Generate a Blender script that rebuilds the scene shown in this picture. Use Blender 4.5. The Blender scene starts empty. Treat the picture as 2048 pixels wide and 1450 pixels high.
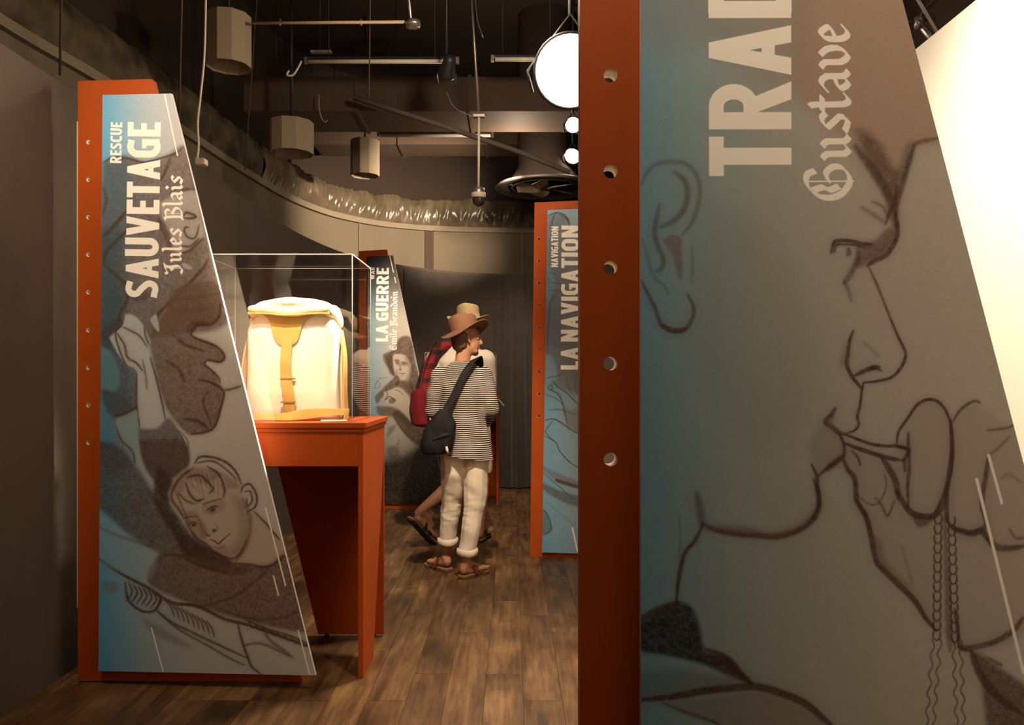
import bpy, bmesh, math, random
import numpy as np
from mathutils import Vector, Matrix, noise

random.seed(7)
C = bpy.context.scene.collection
SC = bpy.context.scene
R = math.radians

# ---------------------------------------------------------------- camera
cam = bpy.data.objects.new('camera', bpy.data.cameras.new('camera')); C.objects.link(cam)
cam.location = (0, 0, 1.25); cam.rotation_euler = (R(90), 0, 0)
cam.data.sensor_width = 36; cam.data.lens = 36 * 1600 / 2048
cam.data.shift_y = 33 / 2048; cam.data.clip_start = .05
SC.camera = cam

# ---------------------------------------------------------------- world, exposure
W = bpy.data.worlds.new('world'); SC.world = W; W.use_nodes = True
W.node_tree.nodes['Background'].inputs[0].default_value = (1, .74, .5, 1)
W.node_tree.nodes['Background'].inputs[1].default_value = .03
SC.view_settings.view_transform = 'Standard'; SC.view_settings.look = 'None'
SC.view_settings.exposure = 0; SC.view_settings.gamma = 1; SC.view_settings.use_curve_mapping = False

# ---------------------------------------------------------------- lamps of the exhibition (ceiling spots) and added fill lights
WARM = (1, .78, .56)
def spot(name, loc, target, watts, deg, blend=.6, radius=.05, col=WARM):
    l = bpy.data.lights.new(name, 'SPOT'); l.energy = watts; l.spot_size = R(deg); l.spot_blend = blend
    l.shadow_soft_size = radius; l.color = col
    o = bpy.data.objects.new(name, l); C.objects.link(o); o.location = loc
    o.rotation_euler = (Vector(target) - Vector(loc)).to_track_quat('-Z', 'Y').to_euler()
    return o
spot('light_backpack', (-.72, 2.45, 3.15), (-.98, 3.60, 1.52), 640, 25, .6)
spot('light_rescue', (-1.42, 2.0, 3.12), (-1.48, 3.3, 1.85), 150, 68, 1)
spot('light_war', (-.55, 6.15, 3.60), (-1.12, 7.7, 1.74), 600, 30, 1)
spot('light_white_wall', (.75, 1.7, 3.2), (1.53, 1.8, 1.5), 620, 108, .8)
spot('light_trade', (-.15, .3, 2.95), (.70, 1.3, 2.2), 92, 90, 1)
spot('light_navigation', (.1, 4.2, 3.4), (.28, 5.6, 2.1), 40, 60, 1)
spot('light_visitors', (-.05, 2.8, 3.3), (-.52, 5.2, 1.0), 640, 38, 1)
spot('light_floor', (.25, 2.2, 3.3), (-.1, 3.4, 0), 100, 48, 1)
spot('light_fascia', (.1, 7.8, 3.3), (-1.5, 9.9, 3.2), 640, 74, 1)
spot('light_grey_wall', (-1.0, 1.4, 3.2), (-1.9, 2.1, 1.2), 22, 58, 1)
spot('light_back_case', (.15, 7.6, 3.45), (-.1, 8.8, 1.2), 150, 56, 1)
spot('light_big_lamp', (.29, 4.3, 2.94), (-.55, 3.35, .4), 240, 66, 1, .12)
spot('light_big_lamp_beam', (.28, 4.3, 2.94), (-1.0, 3.33, 1.45), 4200, 22, 1, .1)
spot('light_far_visitor', (.05, 4.7, 3.4), (-.40, 6.15, 1.5), 110, 36, 1)  # added spot without a fixture, brightens the man in the straw hat
l_ = bpy.data.lights.new('light_tube_fill', 'POINT'); l_.energy = 28; l_.color = WARM; l_.shadow_soft_size = .06  # added point light without a fixture, brightens the far tube lamp
o_ = bpy.data.objects.new('light_tube_fill', l_); C.objects.link(o_); o_.location = (.05, 7.66, 3.30)
l_ = bpy.data.lights.new('light_glare_fill', 'POINT'); l_.energy = 70; l_.color = WARM; l_.shadow_soft_size = .1  # added point light, lifts the ceiling in place of the lamp's glare veil
o_ = bpy.data.objects.new('light_glare_fill', l_); C.objects.link(o_); o_.location = (.0, 4.4, 3.35)
# ---------------------------------------------------------------- print on the panels (numpy)
F_PX, CX, CY, CAM_Z = 1600.0, 1024.0, 758.0, 1.25      # focal length and principal point in pixels of the 2048x1450 frame

class Plane:
    """A standing panel: origin at its foot, direction e along its width, normal towards the aisle."""
    def __init__(s, px, d, yaw):
        s.a = math.radians(yaw)
        s.O = np.array([(px - CX) * d / F_PX, d])
        s.e = np.array([math.cos(s.a), -math.sin(s.a)])
        s.n = np.array([-math.sin(s.a), -math.cos(s.a)])
    def local(s, pts, off=0.0):
        p = np.asarray(pts, float).reshape(-1, 2)
        rx = (p[:, 0] - CX) / F_PX
        t = (s.O @ s.n + off) / (rx * s.n[0] + s.n[1])
        P = np.stack([rx * t, t], 1)
        u = (P - s.O) @ s.e
        z = CAM_Z + (CY - p[:, 1]) / F_PX * t
        return np.stack([u, z], 1)

def smooth_line(p, n=6):
    p = np.asarray(p, float)
    if len(p) < 3: return p
    q = np.vstack([2 * p[0] - p[1], p, 2 * p[-1] - p[-2]])
    out = []
    for i in range(1, len(q) - 2):
        a, b, c, d = q[i - 1], q[i], q[i + 1], q[i + 2]
        for k in range(n):
            t = k / n
            out.append(0.5 * (2 * b + (c - a) * t + (2 * a - 5 * b + 4 * c - d) * t * t + (3 * b - a - 3 * c + d) * t ** 3))
    out.append(p[-1])
    return np.array(out)

def box_blur(a, r):
    r = int(round(r))
    if r < 1: return a
    for ax in (0, 1):
        for _ in range(2):
            pad = [(0, 0), (0, 0)]; pad[ax] = (r + 1, r)
            c = np.cumsum(np.pad(a, pad, mode='edge'), axis=ax)
            n = a.shape[ax]
            hi = np.take(c, np.arange(2 * r + 1, 2 * r + 1 + n), axis=ax)
            lo = np.take(c, np.arange(0, n), axis=ax)
            a = (hi - lo) / (2 * r + 1)
    return a

class Canvas:
    def __init__(s, plane, off, u0, u1, z0, z1, R, pxm, seed):
        s.pl, s.off, s.u0, s.z0, s.R = plane, off, u0, z0, R
        s.k = R / pxm                                   # texels per photo pixel
        s.u1, s.z1 = u1, z1
        s.w, s.h = int((u1 - u0) * R), int((z1 - z0) * R)
        s.img = np.zeros((s.h, s.w, 3), np.float32)
        rng = np.random.default_rng(seed)
        g1 = box_blur(rng.standard_normal((s.h, s.w)).astype(np.float32), 1)
        g2 = box_blur(rng.standard_normal((s.h, s.w)).astype(np.float32), 4)
        s.grain = np.clip(0.5 + 0.16 * g1 / g1.std() + 0.12 * g2 / g2.std(), 0, 1)
    def tex(s, pts):
        l = s.pl.local(pts, s.off)
        return np.stack([(l[:, 0] - s.u0) * s.R, (l[:, 1] - s.z0) * s.R], 1)
    def patch(s, t, m):
        x0 = max(0, int(t[:, 0].min() - m)); x1 = min(s.w, int(t[:, 0].max() + m) + 2)
        y0 = max(0, int(t[:, 1].min() - m)); y1 = min(s.h, int(t[:, 1].max() + m) + 2)
        return x0, x1, y0, y1
    def comp(s, box, a, col, grain):
        x0, x1, y0, y1 = box
        if grain: a = a * np.clip(1 - grain + 2 * grain * s.grain[y0:y1, x0:x1], 0, 1.25)
        a = np.clip(a, 0, 1)[..., None]
        s.img[y0:y1, x0:x1] = s.img[y0:y1, x0:x1] * (1 - a) + np.array(col, np.float32) * a
    def stroke(s, pts, w, col, op=0.85, soft=2.0, taper=0.5, grain=0.18, smooth=True):
        p = smooth_line(pts) if smooth else np.asarray(pts, float)
        t = s.tex(p); w = w * s.k; soft = max(1.0, soft * s.k)
        b = s.patch(t, w + soft + 1); x0, x1, y0, y1 = b
        if x1 <= x0 or y1 <= y0: return
        A = np.zeros((y1 - y0, x1 - x0), np.float32)
        n = len(t) - 1
        for i in range(n):
            f0, f1 = i / n, (i + 1) / n
            tp = lambda f: 1 - taper * (2 * f - 1) ** 4
            r0, r1 = w / 2 * tp(f0), w / 2 * tp(f1)
            sb = s.patch(t[i:i + 2], w + soft + 1)
            sx0, sx1, sy0, sy1 = sb
            if sx1 <= sx0 or sy1 <= sy0: continue
            X, Y = np.meshgrid(np.arange(sx0, sx1) + .5, np.arange(sy0, sy1) + .5)
            d = t[i + 1] - t[i]; L2 = d @ d + 1e-9
            h = np.clip(((X - t[i, 0]) * d[0] + (Y - t[i, 1]) * d[1]) / L2, 0, 1)
            D = np.hypot(X - t[i, 0] - h * d[0], Y - t[i, 1] - h * d[1])
            a = np.clip((r0 + (r1 - r0) * h + soft / 2 - D) / soft, 0, 1)
            v = A[sy0 - y0:sy1 - y0, sx0 - x0:sx1 - x0]
            np.maximum(v, a, out=v)
        s.comp(b, A * op, col, grain)
    def fill(s, pts, col, op=0.6, soft=6.0, grain=0.2, smooth=True):
        p = np.asarray(pts, float)
        if smooth: p = smooth_line(np.vstack([p, p[:1]]))
        t = s.tex(p); soft *= s.k
        b = s.patch(t, 2 * soft + 2); x0, x1, y0, y1 = b
        if x1 <= x0 or y1 <= y0: return
        X, Y = np.meshgrid(np.arange(x0, x1) + .5, np.arange(y0, y1) + .5)
        inside = np.zeros(X.shape, bool)
        j = len(t) - 1
        for i in range(len(t)):
            yi, yj = t[i, 1], t[j, 1]
            if yi != yj:
                c = ((yi > Y) != (yj > Y)) & (X < (t[j, 0] - t[i, 0]) * (Y - yi) / (yj - yi) + t[i, 0])
                inside ^= c
            j = i
        a = box_blur(inside.astype(np.float32), soft / 2)
        s.comp(b, a * op, col, grain)
    def polys(s, plist, col, op=1.0):
        """union of convex polygons in photo pixels, antialiased"""
        T = [s.tex(p) for p in plist]
        b = s.patch(np.vstack(T), 2); x0, x1, y0, y1 = b
        if x1 <= x0 or y1 <= y0: return
        A = np.zeros((y1 - y0, x1 - x0), np.float32)
        for t in T:
            ar = np.sum(t[:, 0] * np.roll(t[:, 1], -1) - t[:, 1] * np.roll(t[:, 0], -1))
            if abs(ar) < 1e-6: continue
            if ar < 0: t = t[::-1]
            sx0, sx1, sy0, sy1 = s.patch(t, 2)
            if sx1 <= sx0 or sy1 <= sy0: continue
            X, Y = np.meshgrid(np.arange(sx0, sx1) + .5, np.arange(sy0, sy1) + .5)
            m = np.full(X.shape, 1e9)
            for i in range(len(t)):
                p, q = t[i], t[(i + 1) % len(t)]
                e = q - p; L = math.hypot(*e)
                if L < 1e-6: continue
                m = np.minimum(m, ((Y - p[1]) * e[0] - (X - p[0]) * e[1]) / L)
            v = A[sy0 - y0:sy1 - y0, sx0 - x0:sx1 - x0]
            np.maximum(v, np.clip(m + .5, 0, 1), out=v)
        s.comp(b, A * op, col, 0)

def Fr(x0, y0, k):
    return lambda pts: [(x0 + x * k, y0 + y * k) for x, y in pts]

# --- condensed bold capitals: each glyph is a union of convex polygons, cap height 1
def band(p, t=.2):
    p = np.asarray(p, float); out = []
    d = np.gradient(p, axis=0); d /= np.linalg.norm(d, axis=1)[:, None] + 1e-9
    nrm = np.stack([-d[:, 1], d[:, 0]], 1) * t / 2
    for i in range(len(p) - 1):
        ex = (p[i + 1] - p[i]) * .08
        out.append([p[i] + nrm[i] - ex, p[i + 1] + nrm[i + 1] + ex, p[i + 1] - nrm[i + 1] + ex, p[i] - nrm[i] - ex])
    return out
def arc(cx, cy, rx, ry, a0, a1, n=12):
    a = np.radians(np.linspace(a0, a1, n))
    return [(cx + rx * math.cos(x), cy + ry * math.sin(x)) for x in a]
def rect(x0, y0, x1, y1): return [[(x0, y0), (x1, y0), (x1, y1), (x0, y1)]]
def caps():
    t = .2; G = {}
    G['L'] = (.40, rect(0, 0, t, 1) + rect(0, 0, .40, .18))
    G['E'] = (.42, rect(0, 0, t, 1) + rect(0, 0, .42, .18) + rect(0, .42, .39, .59) + rect(0, .82, .42, 1))
    G['T'] = (.46, rect(.13, 0, .33, 1) + rect(0, .82, .46, 1))
    G['I'] = (.2, rect(0, 0, t, 1))
    G['A'] = (.58, [[(0, 0), (.20, 0), (.38, 1), (.20, 1)], [(.38, 0), (.58, 0), (.38, 1), (.20, 1)]] + rect(.14, .2, .44, .36))
    G['V'] = (.56, [[(.19, 0), (.37, 0), (.20, 1), (0, 1)], [(.19, 0), (.37, 0), (.56, 1), (.36, 1)]])
    G['N'] = (.56, rect(0, 0, .19, 1) + rect(.37, 0, .56, 1) + [[(.0, 1), (.2, 1), (.56, 0), (.36, 0)]])
    G['W'] = (.84, [[(.16, 0), (.33, 0), (.19, 1), (0, 1)], [(.16, 0), (.33, 0), (.5, 1), (.35, 1)],
                    [(.51, 0), (.68, 0), (.49, 1), (.34, 1)], [(.51, 0), (.68, 0), (.84, 1), (.65, 1)]])
    h = .1
    G['U'] = (.54, band([(h, 1), (h, .6)] + arc(.27, .29, .17, .19, 180, 360, 14) + [(.44, .6), (.44, 1)]))
    G['O'] = (.56, band([(h, .5)] + arc(.28, .68, .18, .22, 180, 0, 14) + arc(.28, .32, .18, .22, 0, -180, 14) + [(h, .52)]))
    G['D'] = (.55, rect(0, 0, t, 1) + band([(.08, .91), (.2, .91)] + arc(.22, .68, .23, .23, 90, 0, 9) + arc(.22, .32, .23, .23, 0, -90, 9) + [(.08, .09)], .19))
    G['C'] = (.50, band([(.49, .88)] + arc(.31, .68, .21, .23, 75, 180, 10) + arc(.31, .32, .21, .23, 180, 285, 10) + [(.49, .12)]))
    G['G'] = (.55, band([(.50, .88)] + arc(.31, .68, .21, .23, 75, 180, 10) + arc(.31, .32, .21, .23, 180, 290, 10) + [(.52, .13)]) + rect(.35, .05, .54, .55) + rect(.27, .42, .54, .56))
    G['R'] = (.55, rect(0, 0, t, 1) + band([(.08, .91), (.25, .91)] + arc(.27, .70, .17, .21, 90, -90, 14) + [(.08, .49)], .18) + [[(.17, .5), (.36, .5), (.56, 0), (.35, 0)]])
    G['S'] = (.50, band([(.46, .86)] + arc(.27, .73, .17, .18, 70, 215, 12) + [(.25, .52)] + arc(.24, .27, .17, .18, 40, -120, 12) + [(.02, .14)], .19))
    G[' '] = (.12, [])
    return G
CAPS = caps()

# --- blackletter written with a broad nib, x-height 1
def minim(x): return [(x - .13, .90), (x, .76), (x, .22), (x + .13, .08)]
BLACK = {
    'u': (.72, [minim(.14), minim(.52), [(.27, .08), (.46, .26)]]),
    'n': (.72, [minim(.14), minim(.52), [(.16, .74), (.40, .92)]]),
    'm': (1.08, [minim(.14), minim(.52), minim(.90), [(.16, .74), (.40, .92)], [(.54, .74), (.78, .92)]]),
    'i': (.34, [minim(.14), [(.08, 1.38), (.2, 1.22)]]),
    'l': (.34, [[(-.02, 1.60), (.12, 1.45), (.12, .22), (.26, .08)]]),
    's': (.60, [[(.55, .80), (.40, .93), (.14, .74), (.46, .36), (.34, .10), (.02, .20)]]),
    't': (.46, [[(.10, 1.28), (.14, 1.1), (.14, .22), (.28, .07), (.42, .18)], [(-.06, .90), (.36, .90)]]),
    'a': (.66, [[(.02, .76), (.24, .93), (.44, .76), (.44, .22), (.58, .08)], [(.44, .52), (.10, .38), (.10, .22), (.24, .07), (.42, .24)]]),
    'v': (.64, [[(-.02, .92), (.12, .78), (.12, .30), (.32, .07), (.54, .34), (.52, .72), (.36, .93)]]),
    'e': (.54, [[(.10, .46), (.44, .62), (.40, .80), (.26, .93), (.10, .74), (.10, .24), (.26, .07), (.46, .22)]]),
    'd': (.62, [[(.02, 1.42), (.30, 1.12), (.50, .80), (.50, .26), (.30, .06), (.10, .26), (.10, .70), (.30, .90)]]),
    'o': (.62, [[(.30, .93), (.10, .74), (.10, .26), (.30, .07), (.50, .26), (.50, .74), (.30, .93)]]),
    'G': (1.2, [[(.92, 1.16), (.80, 1.40), (.50, 1.40), (.20, 1.12), (.10, .72), (.24, .30), (.62, .06), (.98, .24), (1.04, .56), (.86, .80), (.62, .74)],
                [(.34, 1.2), (.42, .9), (.34, .7), (.44, .42)]], [[(.60, 1.36), (.60, -.06)]]),
    'J': (.80, [[(.0, 1.34), (.12, 1.18), (.40, 1.36), (.72, 1.42)], [(.56, 1.36), (.50, .9), (.56, .3), (.34, -.02), (.04, .06)], [(.26, .9), (.40, .72)]], [[(.40, 1.3), (.40, .1)]]),
    'B': (.98, [[(.04, 1.46), (.20, 1.30), (.24, .16), (.06, .0)], [(.20, 1.30), (.56, 1.42), (.76, 1.16), (.46, .84)], [(.46, .84), (.84, .62), (.80, .22), (.44, .06), (.12, .10)]], [[(.46, 1.36), (.46, .08)]]),
    'É': (.92, [[(.80, 1.22), (.56, 1.38), (.20, 1.10), (.12, .56), (.36, .07), (.78, .22)], [(.18, .80), (.66, .78)], [(.38, 1.66), (.60, 1.86)]], [[(.46, 1.34), (.46, .08)]]),
    ' ': (.42, []),
}
def place(p0, p1, up):
    """text frame: baseline from p0 to p1 in photo pixels, letters standing towards the left of it"""
    p0, p1 = np.array(p0, float), np.array(p1, float)
    d = p1 - p0; L = math.hypot(*d); d /= L
    nrm = np.array([d[1], -d[0]])
    return p0, d, nrm * up, L
def write_caps(cv, text, p0, p1, up, col, gap=.075):
    p0, d, n, L = place(p0, p1, up)
    tot = sum(CAPS[c][0] for c in text) + gap * (len(text) - 1)
    k = L / tot; x = 0; out = []
    for c in text:
        w, ps = CAPS[c]
        for q in ps: out.append(np.array([p0 + d * (x + a) * k + n * b for a, b in q]))
        x += w + gap
    cv.polys(out, col)
def write_black(cv, text, p0, p1, xh, col, nib=.25, gap=.07):
    p0, d, n, L = place(p0, p1, xh)
    tot = sum(BLACK[c][0] for c in text) + gap * (len(text) - 1)
    k = L / tot; x = 0; out = []
    for c in text:
        g = BLACK[c]; big = c in 'GJBÉ'
        for which, w in ((g[1], nib), (g[2] if len(g) > 2 else [], .05)):
            for line in which:
                q = smooth_line(line, 6 if big else 2)
                nv = np.array([math.cos(.75), math.sin(.75)]) * w / 2; tn = np.array([-nv[1], nv[0]]) * .22
                for a, b in zip(q[:-1], q[1:]):
                    hx = [a - nv - tn, a + nv - tn, a + nv + tn, a - nv + tn, b - nv - tn, b + nv - tn, b + nv + tn, b - nv + tn]
                    out.append(np.array([p0 + d * (x + h[0]) * k + n * h[1] for h in convex(hx)]))
        x += g[0] + gap
    cv.polys(out, col)
def convex(P):
    P = sorted((float(a), float(b)) for a, b in P)
    def half(Q):
        h = []
        for q in Q:
            while len(h) > 1 and (h[-1][0] - h[-2][0]) * (q[1] - h[-2][1]) - (h[-1][1] - h[-2][1]) * (q[0] - h[-2][0]) <= 0: h.pop()
            h.append(q)
        return h
    return half(P)[:-1] + half(P[::-1])[:-1]

INK = (.060, .030, .022); DUSK = (.17, .105, .08); WHITE = (.93, .90, .82)
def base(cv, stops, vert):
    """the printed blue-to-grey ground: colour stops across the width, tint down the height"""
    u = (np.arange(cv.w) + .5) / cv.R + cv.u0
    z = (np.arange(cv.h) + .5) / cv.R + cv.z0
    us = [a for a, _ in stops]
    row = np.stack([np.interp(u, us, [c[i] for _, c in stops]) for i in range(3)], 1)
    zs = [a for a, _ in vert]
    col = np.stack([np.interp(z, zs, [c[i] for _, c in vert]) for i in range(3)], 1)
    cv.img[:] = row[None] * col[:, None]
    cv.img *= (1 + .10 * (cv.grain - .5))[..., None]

def paint_right(pl):
    cv = Canvas(pl, .02, .09, 1.06, .02, 2.45, 1450, 1240, 3)
    base(cv, [(.09, (.15, .32, .44)), (.16, (.22, .345, .40)), (.30, (.345, .37, .35)), (.5, (.44, .41, .37)), (1.0, (.50, .44, .38))],
         [(.0, (1.0, 1.12, 1.26)), (.9, (1.0, 1.08, 1.16)), (1.4, (1, 1, 1)), (2.4, (1.1, 1.02, .95))])
    def S(fr, p, w, op=.8, soft=3, col=INK, **k):
        if w >= 4: cv.stroke(fr(p), w * 3.2, DUSK, op * .26, w * 2.4, **k)
        cv.stroke(fr(p), w * 1.3, col, op, soft, **k)
    A = lambda fr, p, op=.5, soft=12, col=DUSK, **k: cv.fill(fr(p), col, op, soft, **k)
    r5, r6, r7 = Fr(1240, 0, .39453), Fr(1240, 380, .39453), Fr(1240, 880, .39453)
    z1, z2, z3, z4, z5 = Fr(1280, 300, .27586), Fr(1600, 260, .27586), Fr(1560, 640, .27586), Fr(1640, 840, .42062), Fr(1280, 1000, .3103)
    cheek = (.13, .12, .10)
    # cap and forehead shade
    A(r5, [(880, -700), (1440, -700), (1500, 100), (1640, 690), (1500, 730), (1440, 800), (1385, 1000), (1340, 960), (1240, 800), (1100, 680), (960, 560), (900, 480), (860, 300)], .62, 26, (.36, .215, .145))
    A(r5, [(100, -700), (880, -700), (900, 300), (880, 500), (700, 420), (400, 200), (100, 250)], .38, 60, (.22, .15, .12))
    A(r5, [(1180, 640), (1300, 700), (1400, 860), (1450, 740), (1490, 740), (1400, 1010), (1380, 1100), (1350, 1000), (1260, 830)], .75, 14, (.11, .06, .045))
    S(z2, [(820, 110), (860, 90), (1000, 60)], 7, .6, 5)
    S(z2, [(825, 120), (780, 260), (740, 400), (700, 520), (690, 620)], 9, .75, 6)
    S(z2, [(400, 120), (520, 280), (620, 440), (670, 560), (690, 700)], 14, .7, 9)
    S(z2, [(700, 400), (690, 500), (650, 600), (620, 680)], 6, .7, 4)
    S(z2, [(690, 600), (705, 700), (700, 780), (660, 860), (620, 910), (540, 950), (490, 985)], 8, .85, 4)
    S(z2, [(520, 520), (600, 560), (640, 640)], 5, .5, 5)
    S(z2, [(440, 560), (540, 620), (610, 670)], 6, .45, 8)
    # eye, socket
    A(z2, [(420, 820), (540, 800), (620, 720), (690, 720), (690, 790), (630, 890), (520, 960), (420, 1000), (390, 960), (430, 880)], .72, 8, (.10, .055, .04))
    S(z2, [(225, 890), (240, 830), (270, 805), (360, 805), (450, 825), (520, 830)], 6, .85, 3)
    S(z2, [(270, 830), (380, 832), (470, 850)], 4, .8, 2)
    S(z2, [(245, 890), (255, 850), (280, 825)], 5, .7, 3)
    S(z2, [(350, 860), (355, 890), (345, 905)], 8, .6, 4)
    S(z2, [(420, 850), (420, 930), (395, 990), (350, 1070), (320, 1110)], 9, .6, 6)
    S(z2, [(320, 1100), (350, 1160), (370, 1240)], 6, .45, 5)
    # nose
    S(z2, [(500, 1000), (560, 1130), (620, 1280), (680, 1430)], 4, .7, 3)
    S(z3, [(805, 0), (850, 110), (895, 200), (910, 260), (880, 340), (810, 415), (700, 445), (610, 455)], 5, .85, 2.5)
    S(z3, [(530, 80), (505, 150), (490, 260), (485, 330), (520, 410), (560, 460), (590, 500)], 6, .85, 3)
    A(z3, [(420, 330), (490, 150), (505, 260), (490, 340)], .4, 10)
    S(z3, [(540, 405), (600, 375), (670, 345), (720, 340)], 7, .85, 3)
    A(z3, [(630, 380), (660, 345), (710, 340), (745, 380), (700, 365)], .9, 3, INK)
    S(z3, [(600, 160), (660, 210), (720, 270)], 5, .25, 6)
    # mouth
    S(z3, [(605, 455), (590, 530), (580, 620), (560, 700), (570, 760), (540, 800), (480, 825)], 4.5, .85, 2.5)
    S(z3, [(400, 640), (370, 690), (330, 740), (380, 780), (430, 820), (470, 830)], 8, .8, 4)
    A(z3, [(320, 740), (380, 680), (400, 640), (370, 770)], .6, 6)
    A(z3, [(190, 900), (330, 750), (450, 850), (460, 960), (300, 1100), (240, 1080)], .30, 12)
    S(z3, [(430, 830), (455, 880), (465, 930), (460, 985), (400, 1035), (330, 1085), (280, 1130)], 6, .85, 3)
    S(z3, [(460, 985), (390, 1040), (340, 1080)], 11, .6, 5)
    S(z3, [(230, 1050), (270, 1140), (272, 1200), (285, 1300), (265, 1390), (225, 1440)], 6, .8, 3)
    # chin and jaw
    S(r7, [(985, 200), (1005, 280), (1005, 350), (970, 410), (900, 460), (800, 490), (700, 485), (600, 478), (480, 455), (420, 425)], 9, .85, 6)
    A(r7, [(400, 400), (440, 430), (640, 440), (760, 470), (900, 430), (1000, 330), (960, 400), (880, 470), (780, 495), (600, 480), (430, 450)], .7, 10)
    S(r7, [(390, 270), (405, 350), (415, 430)], 12, .55, 9)
    S(r7, [(420, 430), (380, 510), (330, 570), (310, 640), (295, 720), (285, 830)], 7, .8, 4)
    S(r7, [(300, 380), (305, 500), (300, 600)], 3, .35, 5)
    # ear
    S(z1, [(10, 250), (60, 150), (150, 95), (280, 90), (370, 130), (430, 240), (425, 380), (380, 520), (310, 610)], 7, .40, 6)
    S(z1, [(250, 160), (320, 220), (345, 310), (320, 430), (250, 510), (150, 560)], 9, .50, 6)
    S(z1, [(140, 400), (120, 500), (105, 600), (130, 700), (165, 780), (160, 850), (120, 880)], 8, .50, 5)
    A(z1, [(160, 655), (230, 615), (300, 640), (300, 720), (310, 850), (300, 950), (265, 880), (230, 760)], .65, 5)
    S(z1, [(10, 950), (60, 1050), (110, 1150), (150, 1260), (230, 1310), (320, 1305), (380, 1220), (385, 1130), (345, 1050)], 7, .6, 4)
    S(z1, [(150, 1270), (240, 1310), (330, 1300)], 9, .6, 4)
    S(z1, [(20, 650), (60, 800), (100, 920), (170, 980), (205, 1040)], 5, .3, 5)
    S(z1, [(375, 700), (380, 850), (370, 960)], 5, .25, 5)
    A(r6, [(380, 100), (700, 150), (900, 500), (1000, 900), (1000, 1200), (700, 1300), (450, 1000), (370, 500)], .14, 60, cheek)
    # fingers holding the whistle
    fing = (.22, .17, .12)
    A(z4, [(110, 120), (310, 180), (420, 0), (480, -90), (580, -80), (630, 10), (700, -70), (800, -40), (900, 40), (960, 60), (990, 500), (990, 1000), (720, 1090), (660, 1080), (560, 1000), (300, 700), (240, 560), (170, 380)], .28, 10, fing)
    S(z3, [(845, 900), (860, 810), (920, 720), (990, 620), (1060, 580), (1130, 585), (1190, 640), (1230, 730), (1245, 800)], 5, .85, 2.5)
    S(z3, [(1245, 800), (1245, 950), (1240, 1100), (1210, 1200), (1170, 1300), (1120, 1400)], 5, .8, 3)
    S(z3, [(930, 820), (930, 930), (935, 1080), (925, 1200), (930, 1350)], 6, .75, 3)
    S(z3, [(1250, 740), (1310, 650), (1400, 590), (1450, 600)], 4.5, .75, 3)
    S(z3, [(470, 830), (560, 865), (660, 900), (760, 915), (850, 915), (930, 935)], 5, .85, 2.5)
    S(z3, [(470, 895), (560, 930), (680, 970), (780, 1000), (890, 1020)], 7, .85, 3)
    S(z3, [(840, 915), (920, 935), (930, 960), (900, 1010)], 7, .8, 3)
    S(z3, [(900, 1010), (905, 1090)], 10, .7, 4)
    S(z3, [(520, 950), (565, 1000), (582, 1055)], 4.5, .7, 3)
    S(z3, [(740, 1000), (790, 1080), (830, 1150), (850, 1230), (860, 1300)], 10, .8, 4)
    S(z3, [(455, 1000), (490, 1080), (540, 1150), (550, 1250), (560, 1320), (620, 1430)], 8, .8, 4)
    S(z3, [(560, 1270), (620, 1320), (690, 1340), (740, 1290), (770, 1200), (760, 1120)], 3.5, .5, 3)
    S(z3, [(690, 1290), (740, 1350), (780, 1420), (830, 1310)], 4, .6, 3)
    S(z4, [(365, 340), (400, 400), (440, 445), (500, 460), (550, 450), (590, 390), (600, 330)], 10, .85, 4)
    A(z4, [(430, 440), (500, 455), (550, 450), (520, 490), (465, 510)], .7, 5, INK)
    S(z4, [(620, 0), (628, 150), (610, 280), (600, 380), (605, 480)], 8, .8, 3)
    S(z4, [(605, 480), (640, 520), (720, 535), (790, 500), (770, 400), (790, 250), (800, 170)], 8, .75, 4)
    S(z4, [(640, 515), (720, 540), (770, 530), (830, 600), (900, 610), (970, 600)], 10, .8, 5)
    S(z4, [(790, 50), (880, 40), (930, 20)], 4, .6, 3)
    S(z4, [(800, 170), (850, 130), (900, 80)], 4, .5, 4)
    S(z4, [(970, 560), (930, 560), (900, 520)], 5, .5, 4)
    S(z4, [(860, 280), (900, 260), (960, 300)], 4, .3, 5)
    S(z4, [(170, 380), (215, 450), (240, 540), (260, 640), (280, 690), (360, 770), (450, 860), (500, 940), (550, 1000)], 9, .85, 4)
    A(z4, [(240, 540), (290, 580), (320, 680), (430, 800), (380, 790), (280, 690)], .5, 10)
    S(z4, [(390, 600), (410, 680), (440, 780)], 4, .25, 7)
    S(z4, [(660, 1080), (740, 1080), (840, 1050), (920, 1000), (965, 940)], 9, .75, 5)
    S(z4, [(640, 900), (655, 1000), (665, 1080), (720, 1100)], 6, .8, 3)
    A(z4, [(720, 1100), (780, 1120), (860, 1180), (960, 1250), (990, 1290), (990, 1480), (810, 1480), (780, 1360), (765, 1230)], .82, 8, (.075, .042, .032))
    S(z4, [(720, 1100), (740, 1160), (780, 1240), (860, 1330), (960, 1400)], 12, .8, 5)
    S(z4, [(800, 1130), (860, 1165), (830, 1150)], 5, .6, 3)
    # chain
    for cx, ph in ((562, 0), (625, 9)):
        for y in range(450, 1040, 46):
            yy = y + ph; dx = (-8 if cx < 600 else 18) * (yy - 450) / 600
            S(z4, [(cx - 14 + dx, yy), (cx - 18 + dx, yy + 22), (cx - 10 + dx, yy + 44)], 3.2, .8, 2)
            S(z4, [(cx + 14 + dx, yy), (cx + 17 + dx, yy + 22), (cx + 10 + dx, yy + 44)], 3.2, .8, 2)
            S(z4, [(cx - 12 + dx, yy + 40), (cx + dx, yy + 46), (cx + 12 + dx, yy + 38)], 3, .7, 2)
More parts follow.
